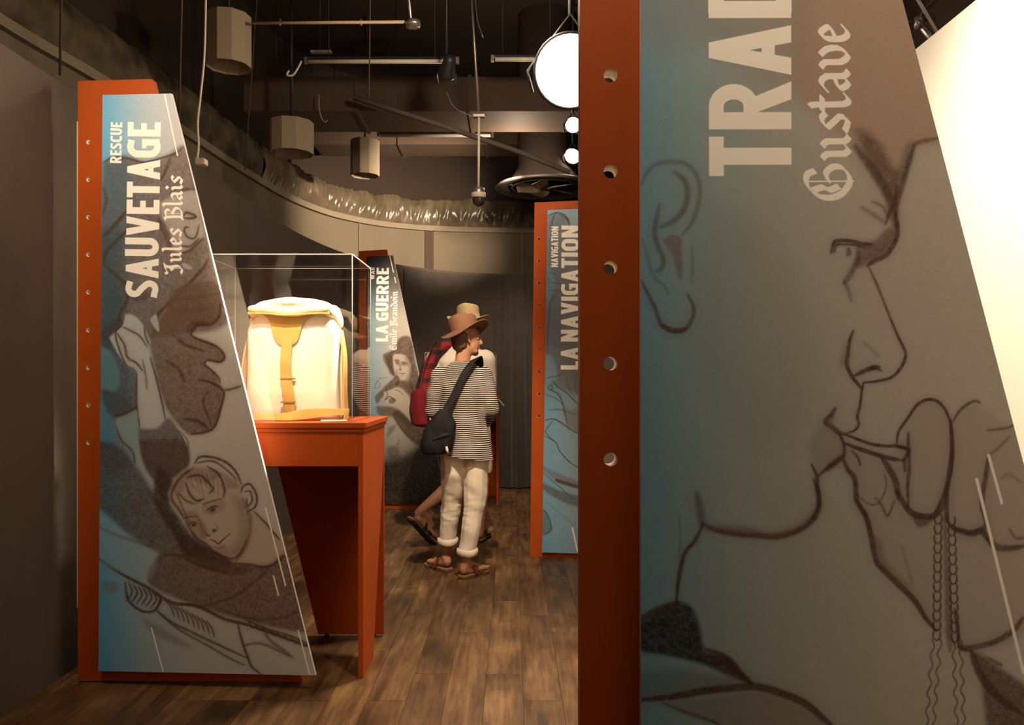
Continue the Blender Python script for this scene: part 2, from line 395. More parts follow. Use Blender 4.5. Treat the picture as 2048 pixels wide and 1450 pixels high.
    A(z4, [(585, 470), (600, 470), (630, 1040), (600, 1040)], .55, 4, INK)
    for cx, sl in ((555, -.08), (650, .04)):
        for k, o in ((-17, 0), (17, 12)):
            pts = [(cx + k + sl * (y - 1040) + 8 * math.sin((y + o) / 14), y) for y in range(1040, 1490, 9)]
            S(z4, pts, 3, .65, 2, taper=.2)
    # collar and shoulder
    A(z5, [(-10, 770), (120, 700), (250, 655), (330, 690), (380, 790), (410, 940), (430, 980), (560, 1010), (650, 1100), (720, 1190), (600, 1150), (400, 1060), (150, 1000), (-10, 960)], .92, 7, (.022, .024, .024))
    A(z5, [(-10, 1110), (250, 1090), (480, 1130), (660, 1180), (400, 1240), (-10, 1290)], .45, 14, (.08, .10, .11))
    S(z5, [(-10, 1290), (200, 1270), (420, 1230), (620, 1210), (760, 1205), (920, 1250), (1060, 1310), (1160, 1390), (1240, 1460)], 12, .85, 5)
    S(z5, [(420, 960), (560, 1020), (660, 1130), (730, 1190)], 9, .8, 5)
    A(z5, [(200, 1310), (500, 1270), (760, 1230), (900, 1280), (1050, 1330), (1200, 1470), (700, 1500), (400, 1400)], .45, 14)
    S(z5, [(150, 1310), (300, 1370), (450, 1420), (520, 1450)], 6, .6, 5)
    S(z5, [(-10, 770), (120, 700), (250, 655)], 8, .7, 5)
    for a, b in (((770, 800), (860, 1060)), ((1110, 860), (1180, 1000)), ((620, 920), (660, 1030))):
        S(z5, [a, b], 2.5, .35, 3, (.45, .42, .38))
    # rules and lettering
    for a, b, w in (((1868, 0 + 78), (1935, 320), 15), ((1808, 200), (2045, 1180), 16)):
        q = r7([a, b]); cv.stroke(q, w * .39453, WHITE, 1, 1, taper=0, grain=0)
    write_caps(cv, 'TRAD', (1583, 352), (1582, -58), 165, WHITE, .085)
    write_black(cv, 'Gustave', (1704, 402), (1700, 48), 64, WHITE, .21, .09)
    return cv

def paint_left(pl):
    cv = Canvas(pl, .05, .07, 1.05, .02, 2.45, 1000, 490, 5)
    base(cv, [(.09, (.09, .36, .58)), (.15, (.13, .37, .56)), (.30, (.34, .43, .50)), (.5, (.50, .47, .43)), (1.0, (.55, .50, .44))],
         [(.0, (.8, .95, 1.05)), (.5, (.9, 1, 1.05)), (1.5, (1, 1, 1)), (2.0, (1, 1, 1)), (2.15, (1.1, 1.1, 1.12))])
    def S(fr, p, w, op=.8, soft=2, col=INK, **k):
        if w >= 4: cv.stroke(fr(p), w * 2.6, DUSK, op * .28, w * 2, **k)
        cv.stroke(fr(p), w, col, op, soft, **k)
    A = lambda fr, p, op=.6, soft=6, col=DUSK, **k: cv.fill(fr(p), col, op, soft, **k)
    l1, l2, l3, l5 = Fr(120, 140, .27586), Fr(140, 520, .3035), Fr(140, 880, .35862), Fr(190, 300, .24833)
    pale = (.40, .43, .43)
    # upper figure in oilskins
    A(l5, [(55, 100), (200, 40), (400, 90), (560, 50), (700, -40), (800, 150), (900, 700), (1010, 1130), (1060, 1400), (700, 1480), (0, 1480), (30, 700)], .80, 8, (.115, .075, .058))
    A(l5, [(40, 110), (240, 60), (300, 300), (240, 700), (120, 900), (230, 1200), (180, 1480), (0, 1480)], .55, 14, (.06, .125, .16))
    S(l5, [(55, 100), (120, 60), (250, 60), (380, 95), (520, 60), (640, 20), (700, -30)], 5, .8, 3)
    S(l5, [(50, 700), (150, 600), (250, 480)], 8, .8, 4)
    S(l5, [(60, 920), (80, 820), (160, 730), (250, 640)], 8, .8, 4)
    S(l5, [(60, 920), (150, 1000), (230, 1080), (250, 1200), (200, 1300), (170, 1450)], 8, .75, 4)
    S(l5, [(55, 300), (80, 400), (50, 520)], 6, .55, 4)
    A(l5, [(510, 420), (700, 330), (810, 320), (850, 560), (860, 700), (700, 830), (600, 770), (540, 620)], .85, 5, (.40, .37, .34))
    S(l5, [(690, 320), (760, 310), (830, 315)], 6, .7, 3)
    S(l5, [(600, 60), (560, 160), (520, 240)], 6, .7, 4)
    S(l5, [(700, 530), (730, 500), (800, 530), (770, 545), (710, 545)], 6, .8, 2.5)
    S(l5, [(750, 620), (720, 620), (710, 650), (740, 700), (800, 700), (830, 600)], 4, .8, 2)
    S(l5, [(690, 770), (760, 770), (830, 710)], 5, .75, 2.5)
    S(l5, [(510, 560), (560, 660), (600, 770)], 14, .7, 6)
    S(l5, [(680, 830), (760, 800), (860, 710)], 6, .7, 3)
    A(l5, [(690, 910), (720, 910), (775, 945), (750, 960), (700, 940)], .8, 2, pale)
    S(l5, [(900, 880), (860, 950), (780, 1040), (680, 1150), (580, 1240), (500, 1320), (480, 1400)], 7, .75, 4)
    S(l5, [(620, 1200), (750, 1190), (880, 1180), (1000, 1150)], 7, .7, 4)
    S(l5, [(600, 1260), (700, 1300), (820, 1290), (930, 1250)], 12, .6, 6)
    S(l5, [(1000, 1240), (990, 1340), (930, 1390), (820, 1400), (770, 1470)], 8, .8, 4)
    S(l5, [(300, 1190), (360, 1190), (420, 1160)], 14, .5, 8)
    A(l2, [(180, -200), (330, -200), (360, 200), (330, 420), (280, 520), (330, 800), (430, 1000), (420, 1300), (180, 1300)], .55, 20, (.035, .065, .08))
    # wet sleeve of the upper figure
    A(l2, [(620, 340), (700, 180), (960, 150), (985, 320), (900, 430), (780, 430), (800, 500), (920, 540), (1015, 630), (980, 680), (890, 660), (900, 700), (970, 770), (975, 810), (1005, 880), (960, 1080), (900, 1140), (780, 1150), (700, 1080), (620, 960), (560, 760), (520, 500)], .82, 5, (.135, .082, .056))
    S(l2, [(985, 290), (975, 370), (920, 425), (830, 430), (790, 490), (860, 530), (960, 570), (1010, 630), (985, 670), (900, 660), (880, 690), (930, 730), (975, 780), (980, 810)], 4.5, .85, 2.5)
    S(l2, [(770, 470), (810, 420), (900, 420)], 12, .6, 5)
    S(l2, [(840, 790), (930, 810), (1005, 870), (985, 980), (950, 1090), (900, 1130), (790, 1150)], 5, .85, 2.5)
    S(l2, [(900, 870), (870, 930), (890, 1000), (920, 1080)], 4, .7, 2)
    S(l2, [(680, 500), (760, 560), (880, 600)], 7, .6, 4)
    S(l2, [(620, 660), (700, 710), (750, 800)], 8, .6, 4)
    S(l2, [(740, 1050), (830, 1060), (900, 1110)], 8, .7, 4)
    S(l2, [(1010, 860), (1060, 850), (1120, 830)], 5, .75, 3)
    A(l2, [(190, 480), (330, 380), (420, 600), (430, 900), (440, 1000), (290, 1050), (190, 870)], .75, 8, (.055, .05, .05))
    A(l2, [(190, 560), (270, 620), (320, 760), (300, 860), (220, 850), (190, 830)], .8, 6, (.10, .24, .30))
    # the two hands
    A(l2, [(250, 510), (330, 430), (350, 360), (420, 370), (480, 440), (520, 550), (490, 570), (520, 640), (560, 780), (600, 950), (620, 1060), (560, 1110), (450, 1100), (430, 950), (430, 740), (370, 690), (310, 620)], .92, 3, (.44, .47, .47))
    S(l2, [(350, 360), (330, 430), (290, 480), (320, 600), (360, 690)], 4, .8, 2)
    S(l2, [(340, 440), (400, 470), (450, 500), (500, 570)], 4, .75, 2)
    S(l2, [(480, 440), (490, 500), (515, 560)], 4, .75, 2)
    S(l2, [(300, 480), (350, 560), (370, 640), (430, 680), (470, 730)], 5, .75, 2)
    S(l2, [(520, 640), (560, 780), (600, 950), (620, 1050)], 4, .8, 2)
    S(l2, [(430, 740), (430, 950), (450, 1100)], 5, .8, 3)
    S(l2, [(470, 660), (490, 760), (500, 850)], 4, .55, 3)
    A(l2, [(520, 390), (560, 360), (580, 470), (545, 440)], .9, 2, pale)
    A(l2, [(440, 1110), (560, 1110), (640, 1040), (700, 1120), (770, 1330), (760, 1420), (520, 1420), (450, 1250)], .78, 5, (.10, .07, .06))
    A(l2, [(290, 1050), (430, 990), (430, 1110), (450, 1250), (470, 1400), (400, 1300), (320, 1180)], .8, 4, (.24, .34, .36))
    S(l2, [(280, 1030), (360, 1010), (430, 970)], 6, .7, 3)
    S(l2, [(300, 1110), (330, 1190), (400, 1260), (420, 1340)], 5, .7, 3)
    S(l2, [(700, 1120), (740, 1200), (775, 1340)], 5, .7, 3)
    S(l2, [(720, 1130), (770, 1200), (760, 1280)], 3, .6, 2)
    # lower figure: dark sleeve, head of the young man
    A(l3, [(20, 0), (230, 20), (350, 130), (470, 300), (560, 420), (640, 560), (650, 660), (500, 640), (330, 540), (160, 390), (20, 300)], .80, 8, (.065, .05, .042))
    A(l3, [(380, 0), (620, 0), (660, 130), (560, 230), (540, 400), (480, 270), (400, 130)], .8, 5, (.085, .055, .045))
    A(l3, [(350, 20), (420, 170), (480, 280), (560, 400), (500, 380), (440, 250), (380, 150)], .7, 5, (.30, .34, .33))
    A(l3, [(480, 130), (570, 230), (540, 330), (600, 430), (680, 540), (780, 610), (900, 680), (820, 720), (650, 660), (560, 520), (460, 340)], .88, 7, (.055, .032, .026))
    A(l3, [(540, 300), (600, 190), (700, 140), (850, 180), (950, 260), (960, 330), (1000, 400), (1050, 430), (1170, 560), (1190, 660), (1090, 710), (930, 690), (900, 670), (800, 620), (690, 540), (640, 450), (580, 390)], .75, 4, (.42, .36, .29))
    A(l3, [(630, 520), (760, 590), (880, 670), (930, 700), (1000, 720), (900, 760), (700, 700), (620, 620)], .75, 6, (.06, .035, .03))
    A(l3, [(700, 150), (850, 190), (940, 260), (870, 270), (840, 200), (760, 250), (650, 220), (620, 300), (560, 280), (600, 200)], .45, 5)
    S(l3, [(690, 130), (720, 95), (800, 100), (870, 130), (920, 180), (950, 245)], 5, .8, 2)
    S(l3, [(700, 130), (790, 120), (870, 170), (930, 230)], 4, .7, 2)
    S(l3, [(640, 240), (660, 300), (700, 340), (740, 330)], 5, .75, 2)
    S(l3, [(650, 210), (720, 200), (790, 270), (770, 300)], 5, .7, 2)
    S(l3, [(760, 150), (820, 190), (855, 270), (850, 320)], 5, .75, 2)
    S(l3, [(600, 300), (640, 340), (690, 360)], 5, .6, 2)
    S(l3, [(680, 160), (620, 200), (570, 270), (560, 330), (600, 390), (630, 440)], 6, .7, 3)
    shade = (.20, .135, .095)
    A(l3, [(620, 400), (700, 400), (730, 480), (770, 540), (720, 560), (650, 510)], .5, 6, shade)
    A(l3, [(880, 300), (960, 340), (1000, 460), (980, 580), (920, 660), (840, 640), (920, 560), (930, 430)], .45, 12, shade)
    A(l3, [(730, 360), (850, 330), (850, 390), (790, 420), (740, 410)], .38, 6, shade)
    A(l3, [(700, 440), (735, 450), (765, 520), (740, 540), (710, 490)], .5, 4, shade)
    A(l3, [(790, 590), (850, 585), (870, 620), (820, 640)], .4, 5, shade)
    S(l3, [(735, 362), (780, 345), (840, 328)], 3.2, .7, 3)
    S(l3, [(630, 440), (670, 428), (708, 432)], 3.2, .7, 3)
    S(l3, [(755, 396), (785, 374), (822, 372)], 3, .85, 1.5)
    A(l3, [(770, 396), (786, 380), (808, 380), (800, 398), (782, 404)], .85, 2, INK)
    S(l3, [(762, 402), (790, 410), (815, 396)], 1.5, .6, 1.5)
    S(l3, [(652, 478), (675, 460), (702, 466)], 3, .8, 1.5)
    A(l3, [(664, 480), (680, 466), (698, 472), (688, 486)], .85, 2, INK)
    S(l3, [(716, 440), (728, 480), (748, 522)], 2, .6, 2.5)
    S(l3, [(752, 524), (764, 538), (778, 532)], 2.5, .8, 1.5)
    A(l3, [(786, 502), (806, 496), (806, 512), (792, 520)], .85, 2, INK)
    S(l3, [(806, 470), (818, 492), (806, 516)], 2, .6, 2)
    S(l3, [(772, 556), (800, 566), (822, 580), (850, 556), (886, 524)], 3, .85, 1.5)
    S(l3, [(800, 598), (830, 606), (858, 590)], 2.2, .5, 2.5)
    for k_ in range(9):
        S(l3, [(640 + k_ * 22, 170 + (k_ % 3) * 8), (650 + k_ * 24, 220 + (k_ % 2) * 20), (680 + k_ * 20, 270 + (k_ % 4) * 16)], 2.2, .5, 2)
    for k_ in range(8):
        S(l3, [(570 + k_ * 8, 280 + k_ * 22), (590 + k_ * 8, 300 + k_ * 20), (600 + k_ * 9, 330 + k_ * 19)], 2.4, .55, 2)
    S(l3, [(640, 450), (690, 540), (760, 590), (800, 630), (890, 665), (940, 640), (980, 560)], 5, .75, 3)
    S(l3, [(950, 290), (960, 260), (1000, 250), (1035, 310), (1030, 370), (990, 400)], 4.5, .85, 2)
    S(l3, [(970, 290), (1000, 290), (1010, 340), (985, 370), (980, 330)], 4, .75, 2)
    S(l3, [(1020, 400), (1090, 470), (1130, 520), (1165, 560)], 4.5, .75, 2)
    S(l3, [(960, 330), (1000, 450), (980, 580), (920, 680)], 7, .45, 5)
    # jersey, rope
    A(l3, [(480, 640), (650, 650), (900, 690), (1100, 700), (1200, 650), (1300, 1000), (1310, 1080), (1000, 1020), (700, 930), (430, 800)], .82, 6, (.11, .062, .045))
    S(l3, [(910, 690), (1000, 700), (1100, 710), (1190, 650)], 5, .8, 3)
    S(l3, [(500, 640), (620, 650), (700, 700), (860, 740)], 6, .6, 4)
    S(l3, [(160, 490), (240, 530), (330, 560), (450, 600)], 6, .7, 4)
    S(l3, [(160, 670), (280, 750), (430, 830), (560, 910), (700, 930), (850, 1000), (1000, 1040), (1320, 1150)], 7, .85, 3)
    S(l3, [(700, 940), (900, 880), (1050, 770), (1120, 700)], 5, .55, 4)
    S(l3, [(800, 940), (1000, 1000), (1150, 1000), (1280, 960)], 5, .5, 4)
    A(l3, [(160, 400), (300, 520), (460, 620), (470, 700), (430, 780), (280, 740), (160, 660)], .45, 6, (.22, .36, .42))
    for k in range(7):
        x = 320 + k * 27
        S(l3, [(x, 800 + k * 10), (x + 20, 850 + k * 8), (x - 10, 900 + k * 8)], 4, .8, 2)
    S(l3, [(300, 800), (320, 900), (400, 960), (470, 950), (500, 880)], 5, .85, 2.5)
    S(l3, [(470, 950), (560, 1020), (700, 1090), (850, 1160), (980, 1220)], 5, .75, 3)
    S(l3, [(480, 960), (600, 1060), (760, 1150), (900, 1230), (970, 1260)], 4, .7, 3)
    for k in range(9):
        x, y = 530 + k * 28, 900 + k * 14
        S(l3, [(x, y), (x + 30, y + 40), (x + 45, y + 90)], 4, .7, 2)
    for k in range(8):
        x, y = 990 + k * 40, 1020 + k * 15
        S(l3, [(x, y), (x + 20, y + 25), (x + 50, y + 30)], 4, .75, 2)
    S(l3, [(980, 1010), (1100, 1060), (1230, 1100), (1320, 1140)], 5, .75, 3)
    S(l3, [(930, 1030), (950, 1110), (980, 1200), (1010, 1270), (1060, 1310)], 5, .8, 3)
    S(l3, [(960, 1150), (1060, 1140), (1200, 1200), (1240, 1220)], 5, .6, 3)
    S(l3, [(1080, 1080), (1120, 1130), (1220, 1200)], 6, .6, 4)
    A(l3, [(380, 980), (520, 1060), (680, 1160), (600, 1150), (450, 1080)], .5, 8)
    A(l3, [(170, 790), (260, 800), (240, 860), (180, 850)], .5, 8)
    # rules and lettering
    for a, b, w in (((750, 172), (843, 615), 9),):
        cv.stroke(l1([a, b]), w * .276, WHITE, 1, 1, taper=0, grain=0)
    for a, b in (((1085, 380), (1197, 815)), ((1130, 762), (1157, 868)), ((447, 1052), (513, 1297)), ((1268, 1066), (1332, 1310))):
        cv.stroke(l3([a, b]), 2.8, WHITE, 1, 1, taper=0, grain=0)
    write_caps(cv, 'SAUVETAGE', (314, 595), (319, 243), 66, WHITE, .065)
    write_caps(cv, 'RESCUE', (240, 325), (242, 243), 23, WHITE, .08)
    write_black(cv, 'Jules Blais', (361, 547), (364, 350), 24.5, WHITE, .215, .08)
    return cv

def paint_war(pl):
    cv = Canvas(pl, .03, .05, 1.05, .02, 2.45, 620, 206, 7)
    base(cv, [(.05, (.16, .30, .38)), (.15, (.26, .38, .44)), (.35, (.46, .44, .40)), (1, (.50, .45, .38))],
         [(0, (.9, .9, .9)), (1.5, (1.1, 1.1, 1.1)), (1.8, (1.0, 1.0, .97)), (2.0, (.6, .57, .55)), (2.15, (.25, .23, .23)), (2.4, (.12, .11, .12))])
    S = lambda fr, p, w, op=.8, soft=1, col=INK, **k: cv.stroke(fr(p), w, col, op, soft, **k)
    A = lambda fr, p, op=.7, soft=3, col=(.10, .055, .035), **k: cv.fill(fr(p), col, op, soft, **k)
    g = Fr(700, 690, .23447)
    A(g, [(280, 80), (380, 30), (420, -60), (520, -60), (560, 150), (590, 300), (560, 420), (500, 330), (520, 200), (480, 100), (400, 80), (360, 100), (380, 260), (330, 200), (290, 140)], .85, 3)
    A(g, [(300, 100), (370, 80), (365, 200), (395, 270), (340, 240)], .8, 4)
    A(g, [(365, 100), (420, 80), (490, 120), (520, 190), (490, 280), (430, 300), (385, 230)], .9, 2, (.55, .48, .40))
    A(g, [(375, 120), (420, 125), (425, 165), (395, 170)], .5, 3)
    A(g, [(435, 140), (490, 150), (490, 175), (440, 175)], .5, 3)
    S(g, [(382, 138), (400, 130), (420, 140)], 1.6, .8)
    S(g, [(440, 146), (462, 146), (484, 156)], 1.6, .8)
    A(g, [(392, 146), (412, 144), (410, 156), (396, 156)], .85, 1, INK)
    A(g, [(448, 156), (468, 156), (466, 167), (450, 166)], .85, 1, INK)
    A(g, [(420, 150), (434, 160), (440, 205), (425, 214), (416, 204)], .4, 2)
    A(g, [(416, 206), (442, 208), (434, 218), (420, 217)], .7, 1.5, INK)
    S(g, [(414, 243), (434, 240), (452, 246), (472, 240)], 1.5, .8)
    A(g, [(424, 256), (456, 258), (450, 268), (430, 266)], .4, 2)
    A(g, [(385, 230), (400, 200), (410, 260), (430, 300), (405, 290)], .45, 3)
    A(g, [(455, 100), (520, 120), (530, 230), (500, 300), (470, 310), (500, 210)], .45, 4)
    A(g, [(210, 440), (330, 320), (400, 260), (420, 330), (300, 420), (230, 500)], .8, 3)
    A(g, [(400, 300), (520, 320), (560, 420), (600, 560), (640, 700), (620, 860), (500, 800), (360, 600), (400, 560), (520, 560), (510, 450), (440, 370), (380, 350)], .85, 4)
    A(g, [(290, 400), (360, 380), (420, 370), (470, 420), (510, 480), (530, 600), (540, 680), (420, 560), (340, 520), (300, 470)], .9, 2, (.55, .48, .40))
    S(g, [(300, 380), (320, 420), (300, 470), (340, 440), (390, 480)], 2, .8)
    S(g, [(380, 380), (430, 400), (460, 430)], 1.6, .7)
    A(g, [(340, 450), (390, 460), (370, 500), (330, 490)], .7, 2, INK)
    A(g, [(220, 520), (400, 540), (540, 680), (500, 700), (400, 620), (250, 600)], .75, 4)
    S(g, [(370, 600), (420, 690), (480, 760), (560, 820)], 2, .7)
    A(g, [(330, 700), (400, 680), (350, 760), (310, 780)], .5, 4)
    S(g, [(405, 810), (420, 825), (408, 850), (400, 830)], 1.5, .7)
    A(g, [(310, 880), (400, 860), (420, 960), (340, 970)], .5, 5)
    A(g, [(250, 1000), (480, 940), (700, 760), (900, 800), (1000, 1500), (200, 1500)], .93, 14, (.012, .008, .006))
    A(g, [(230, 860), (420, 900), (560, 840), (700, 820), (900, 1000), (900, 1500), (150, 1500)], .6, 40, (.02, .013, .01))
    S(g, [(230, 300), (260, 350), (210, 370), (250, 290), (330, 275)], 1.4, .6)
    h = Fr(700, 490, .20683)
    for a, b, w in (((385, 108), (420, 265), 8), ((432, 315), (442, 366), 7)):
        cv.stroke(h([a, b]), w * .207, WHITE, 1, .6, taper=0, grain=0)
    write_caps(cv, 'LA GUERRE', h([(368, 934)])[0], h([(376, 222)])[0], 24.5, WHITE, .07)
    write_caps(cv, 'WAR', h([(236, 335)])[0], h([(238, 215)])[0], 9, WHITE, .08)
    write_black(cv, 'Émile Beaudoin', h([(452, 1020)])[0], h([(462, 450)])[0], 9.8, WHITE, .22, .07)
    return cv

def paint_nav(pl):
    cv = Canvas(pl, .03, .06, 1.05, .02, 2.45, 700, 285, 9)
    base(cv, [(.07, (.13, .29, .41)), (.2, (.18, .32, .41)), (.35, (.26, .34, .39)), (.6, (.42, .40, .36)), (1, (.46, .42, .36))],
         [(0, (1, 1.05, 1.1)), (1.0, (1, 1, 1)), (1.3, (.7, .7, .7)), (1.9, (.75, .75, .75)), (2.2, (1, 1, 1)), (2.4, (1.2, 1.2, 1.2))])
    S = lambda fr, p, w, op=.75, soft=1.5, col=INK, **k: cv.stroke(fr(p), w, col, op, soft, **k)
    A = lambda fr, p, op=.6, soft=4, col=(.13, .09, .075), **k: cv.fill(fr(p), col, op, soft, **k)
    n1, n2 = Fr(1050, 390, .2553), Fr(1050, 730, .2759)
    A(n1, [(180, 170), (240, 140), (330, 180), (360, 260), (600, 260), (700, 1450), (160, 1450), (170, 900), (240, 700), (180, 500)], .55, 6)
    S(n1, [(180, 165), (240, 140), (300, 150), (340, 200), (350, 260)], 3, .8)
    S(n1, [(240, 140), (215, 200), (210, 260)], 2.5, .7)
    S(n1, [(270, 150), (330, 190), (345, 240)], 4, .6, 2)
    for y, x in ((600, 240), (680, 290), (740, 300), (640, 200)):
        S(n1, [(180, y), (x - 20, y + 14), (x, y + 30)], 2, .55)
    S(n1, [(240, 780), (200, 840), (190, 960), (175, 1100), (180, 1250)], 3, .6, 2)
    A(n1, [(165, 1250), (210, 1260), (250, 1380), (240, 1450), (160, 1450)], .7, 3, (.14, .28, .36))
    S(n2, [(150, 95), (210, 85), (280, 70)], 2.5, .6)
    S(n2, [(165, 155), (190, 150), (200, 175), (175, 175), (165, 158)], 2.5, .8)
    S(n2, [(200, 115), (240, 160), (300, 200), (350, 250), (400, 300)], 2.5, .75)
    S(n2, [(180, 180), (240, 210), (270, 270), (290, 350), (310, 440)], 3.5, .75, 2)
    S(n2, [(150, 215), (220, 240), (270, 280)], 2.2, .7)
    S(n2, [(170, 325), (270, 325), (330, 350), (400, 350)], 3, .6, 2)
    S(n2, [(135, 405), (200, 390), (250, 410), (320, 460), (390, 500)], 3, .8)
    S(n2, [(205, 400), (160, 460), (150, 490), (220, 560)], 2.5, .7)
    A(n2, [(270, 280), (330, 320), (420, 300), (420, 480), (310, 440)], .5, 5)
    S(n2, [(135, 510), (220, 560), (250, 620), (320, 700), (400, 750)], 2.5, .8)
    S(n2, [(300, 90), (310, 150), (350, 220)], 2, .6)
    S(n2, [(370, 90), (360, 150), (380, 220)], 2, .6)
    A(n2, [(130, 730), (250, 790), (400, 850), (420, 900), (250, 850), (130, 760)], .55, 3)
    A(n2, [(130, 850), (250, 910), (400, 960), (400, 1030), (250, 980), (130, 900)], .7, 3, (.08, .06, .055))
    A(n2, [(220, 820), (400, 880), (400, 900), (230, 850)], .8, 2, INK)
    S(n2, [(130, 780), (200, 840), (280, 910), (340, 970)], 2, .7)
    A(n2, [(125, 1040), (165, 1090), (190, 1190), (150, 1230), (120, 1220)], .55, 4, (.07, .08, .08))
    S(n2, [(125, 1040), (165, 1090), (190, 1190), (140, 1230)], 2.5, .8)
    S(n2, [(140, 980), (250, 1070), (380, 1190)], 1.2, .5)
    A(n1, [(420, 380), (900, 380), (1100, 2400), (500, 2400)], .35, 20)
    for a, b, w in (((390, 770), (460, 1060), 12), ((343, 1180), (380, 1350), 9)):
        cv.stroke(n2([a, b]), w * .276, WHITE, 1, .8, taper=0, grain=0)
    write_caps(cv, 'LA NAVIGATION', n1([(421, 1368)])[0], n1([(427, 240)])[0], 36, WHITE, .075)
    write_caps(cv, 'NAVIGATION', n1([(259, 565)])[0], n1([(262, 246)])[0], 14, WHITE, .08)
    return cv

PL_LEFT, PL_RIGHT = Plane(157, 3.30, 3.2), Plane(1160, 1.30, 0)
PL_WAR, PL_NAV = Plane(718, 7.75, 3), Plane(1066, 5.63, 9)
# ---------------------------------------------------------------- helpers
def tag(o, label=None, cat=None, group=None, kind=None):
    if label: o['label'] = label
    if cat: o['category'] = cat
    if group: o['group'] = group
    if kind: o['kind'] = kind
    return o
def empty(name, loc=(0, 0, 0), rz=0, label=None, cat=None, group=None):
    o = bpy.data.objects.new(name, None); C.objects.link(o); o.empty_display_size = .1
    o.location = loc; o.rotation_euler = (0, 0, rz)
    return tag(o, label, cat, group)
def link(name, me, mat=None, parent=None):
    o = bpy.data.objects.new(name, me); C.objects.link(o)
    if mat: me.materials.append(mat)
    if parent is not None: o.parent = parent
    return o
def from_bm(name, bm, mat=None, parent=None, smooth=False):
    bmesh.ops.recalc_face_normals(bm, faces=bm.faces)
    me = bpy.data.meshes.new(name); bm.to_mesh(me); bm.free()
    if smooth:
        for p in me.polygons: p.use_smooth = True
    return link(name, me, mat, parent)
def add_box(bm, x0, x1, y0, y1, z0, z1, bev=0):
    r = bmesh.ops.create_cube(bm, size=1, matrix=Matrix.Translation(((x0 + x1) / 2, (y0 + y1) / 2, (z0 + z1) / 2)) @ Matrix.Diagonal((x1 - x0, y1 - y0, z1 - z0, 1)))
    if bev:
        vs = set(r['verts'])
        bmesh.ops.bevel(bm, geom=[e for e in bm.edges if e.verts[0] in vs and e.verts[1] in vs], offset=bev, segments=2, affect='EDGES', profile=.5)
def box(name, x0, x1, y0, y1, z0, z1, mat, parent=None, bev=0):
    bm = bmesh.new(); add_box(bm, x0, x1, y0, y1, z0, z1, bev)
    return from_bm(name, bm, mat, parent)
def board_bm(outline, th, holes=(), axis='y'):
    """an upright board: outline in (u, z), thickness along +y (or along x), round holes cut through"""
    bm = bmesh.new(); edges = []
    for loop in [outline] + list(holes):
        vs = [bm.verts.new((u, 0, z)) for u, z in loop]
        edges += [bm.edges.new((vs[i], vs[(i + 1) % len(vs)])) for i in range(len(vs))]
    bmesh.ops.triangle_fill(bm, use_beauty=True, use_dissolve=False, edges=edges)
    r = bmesh.ops.extrude_face_region(bm, geom=bm.faces[:])
    bmesh.ops.translate(bm, verts=[g for g in r['geom'] if isinstance(g, bmesh.types.BMVert)], vec=(0, th, 0))
    if axis == 'x':
        for v in bm.verts: v.co = Vector((v.co.y, v.co.x, v.co.z))
    return bm
def circle(u, z, r, n=20): return [(u + r * math.cos(2 * math.pi * i / n), z + r * math.sin(2 * math.pi * i / n)) for i in range(n)]
def tube_bm(bm, pts, r, n=8, cap=True):
    pts = [Vector(p) for p in pts]; rings = []; a = None
    for i, p in enumerate(pts):
        d = (pts[min(i + 1, len(pts) - 1)] - pts[max(i - 1, 0)]).normalized()
        if a is None: a = d.cross(Vector((0, 0, 1)) if abs(d.z) < .8 else Vector((0, 1, 0)))
        a = a - d * a.dot(d)
        if a.length < 1e-4: a = d.orthogonal()
        a.normalize(); b = d.cross(a).normalized()
        rr = r[i] if isinstance(r, (list, tuple)) else r
        rings.append([bm.verts.new(p + (a * math.cos(2 * math.pi * k / n) + b * math.sin(2 * math.pi * k / n)) * rr) for k in range(n)])
    for i in range(len(rings) - 1):
        for k in range(n): bm.faces.new((rings[i][k], rings[i][(k + 1) % n], rings[i + 1][(k + 1) % n], rings[i + 1][k]))
    if cap: bm.faces.new(rings[0][::-1]); bm.faces.new(rings[-1])
def tube(name, pts, r, mat, parent=None, n=8):
    bm = bmesh.new(); tube_bm(bm, pts, r, n)
    return from_bm(name, bm, mat, parent, True)
def lathe(name, prof, mat, parent=None, n=32, loc=(0, 0, 0), smooth=True, fn=None):
    bm = bmesh.new(); rings = []
    for r, z in prof:
        ring = []
        for k in range(n):
            a = 2 * math.pi * k / n; p = Vector((loc[0] + r * math.cos(a), loc[1] + r * math.sin(a), loc[2] + z))
            ring.append(bm.verts.new(fn(p, a, r) if fn else p))
        rings.append(ring)
    for i in range(len(rings) - 1):
        for k in range(n): bm.faces.new((rings[i][k], rings[i][(k + 1) % n], rings[i + 1][(k + 1) % n], rings[i + 1][k]))
    for ring, (r, z) in ((rings[0], prof[0]), (rings[-1], prof[-1])):
        if r < .004: bmesh.ops.remove_doubles(bm, verts=[v for v in ring if v.is_valid], dist=.01)
    return from_bm(name, bm, mat, parent, smooth)
def ribbon(name, pts, width_vec, th_vec, mat, parent=None):
    """a flat strap: centre line, half-width vectors and thickness vectors per point"""
    bm = bmesh.new(); rings = []
    for i, p in enumerate(pts):
        p = Vector(p); w = Vector(width_vec[i] if isinstance(width_vec[0], (list, tuple, Vector)) else width_vec)
        t = Vector(th_vec[i] if isinstance(th_vec[0], (list, tuple, Vector)) else th_vec)
        rings.append([bm.verts.new(p - w - t), bm.verts.new(p + w - t), bm.verts.new(p + w + t), bm.verts.new(p - w + t)])
    for i in range(len(rings) - 1):
        for k in range(4): bm.faces.new((rings[i][k], rings[i][(k + 1) % 4], rings[i + 1][(k + 1) % 4], rings[i + 1][k]))
    bm.faces.new(rings[0][::-1]); bm.faces.new(rings[-1])
    return from_bm(name, bm, mat, parent)
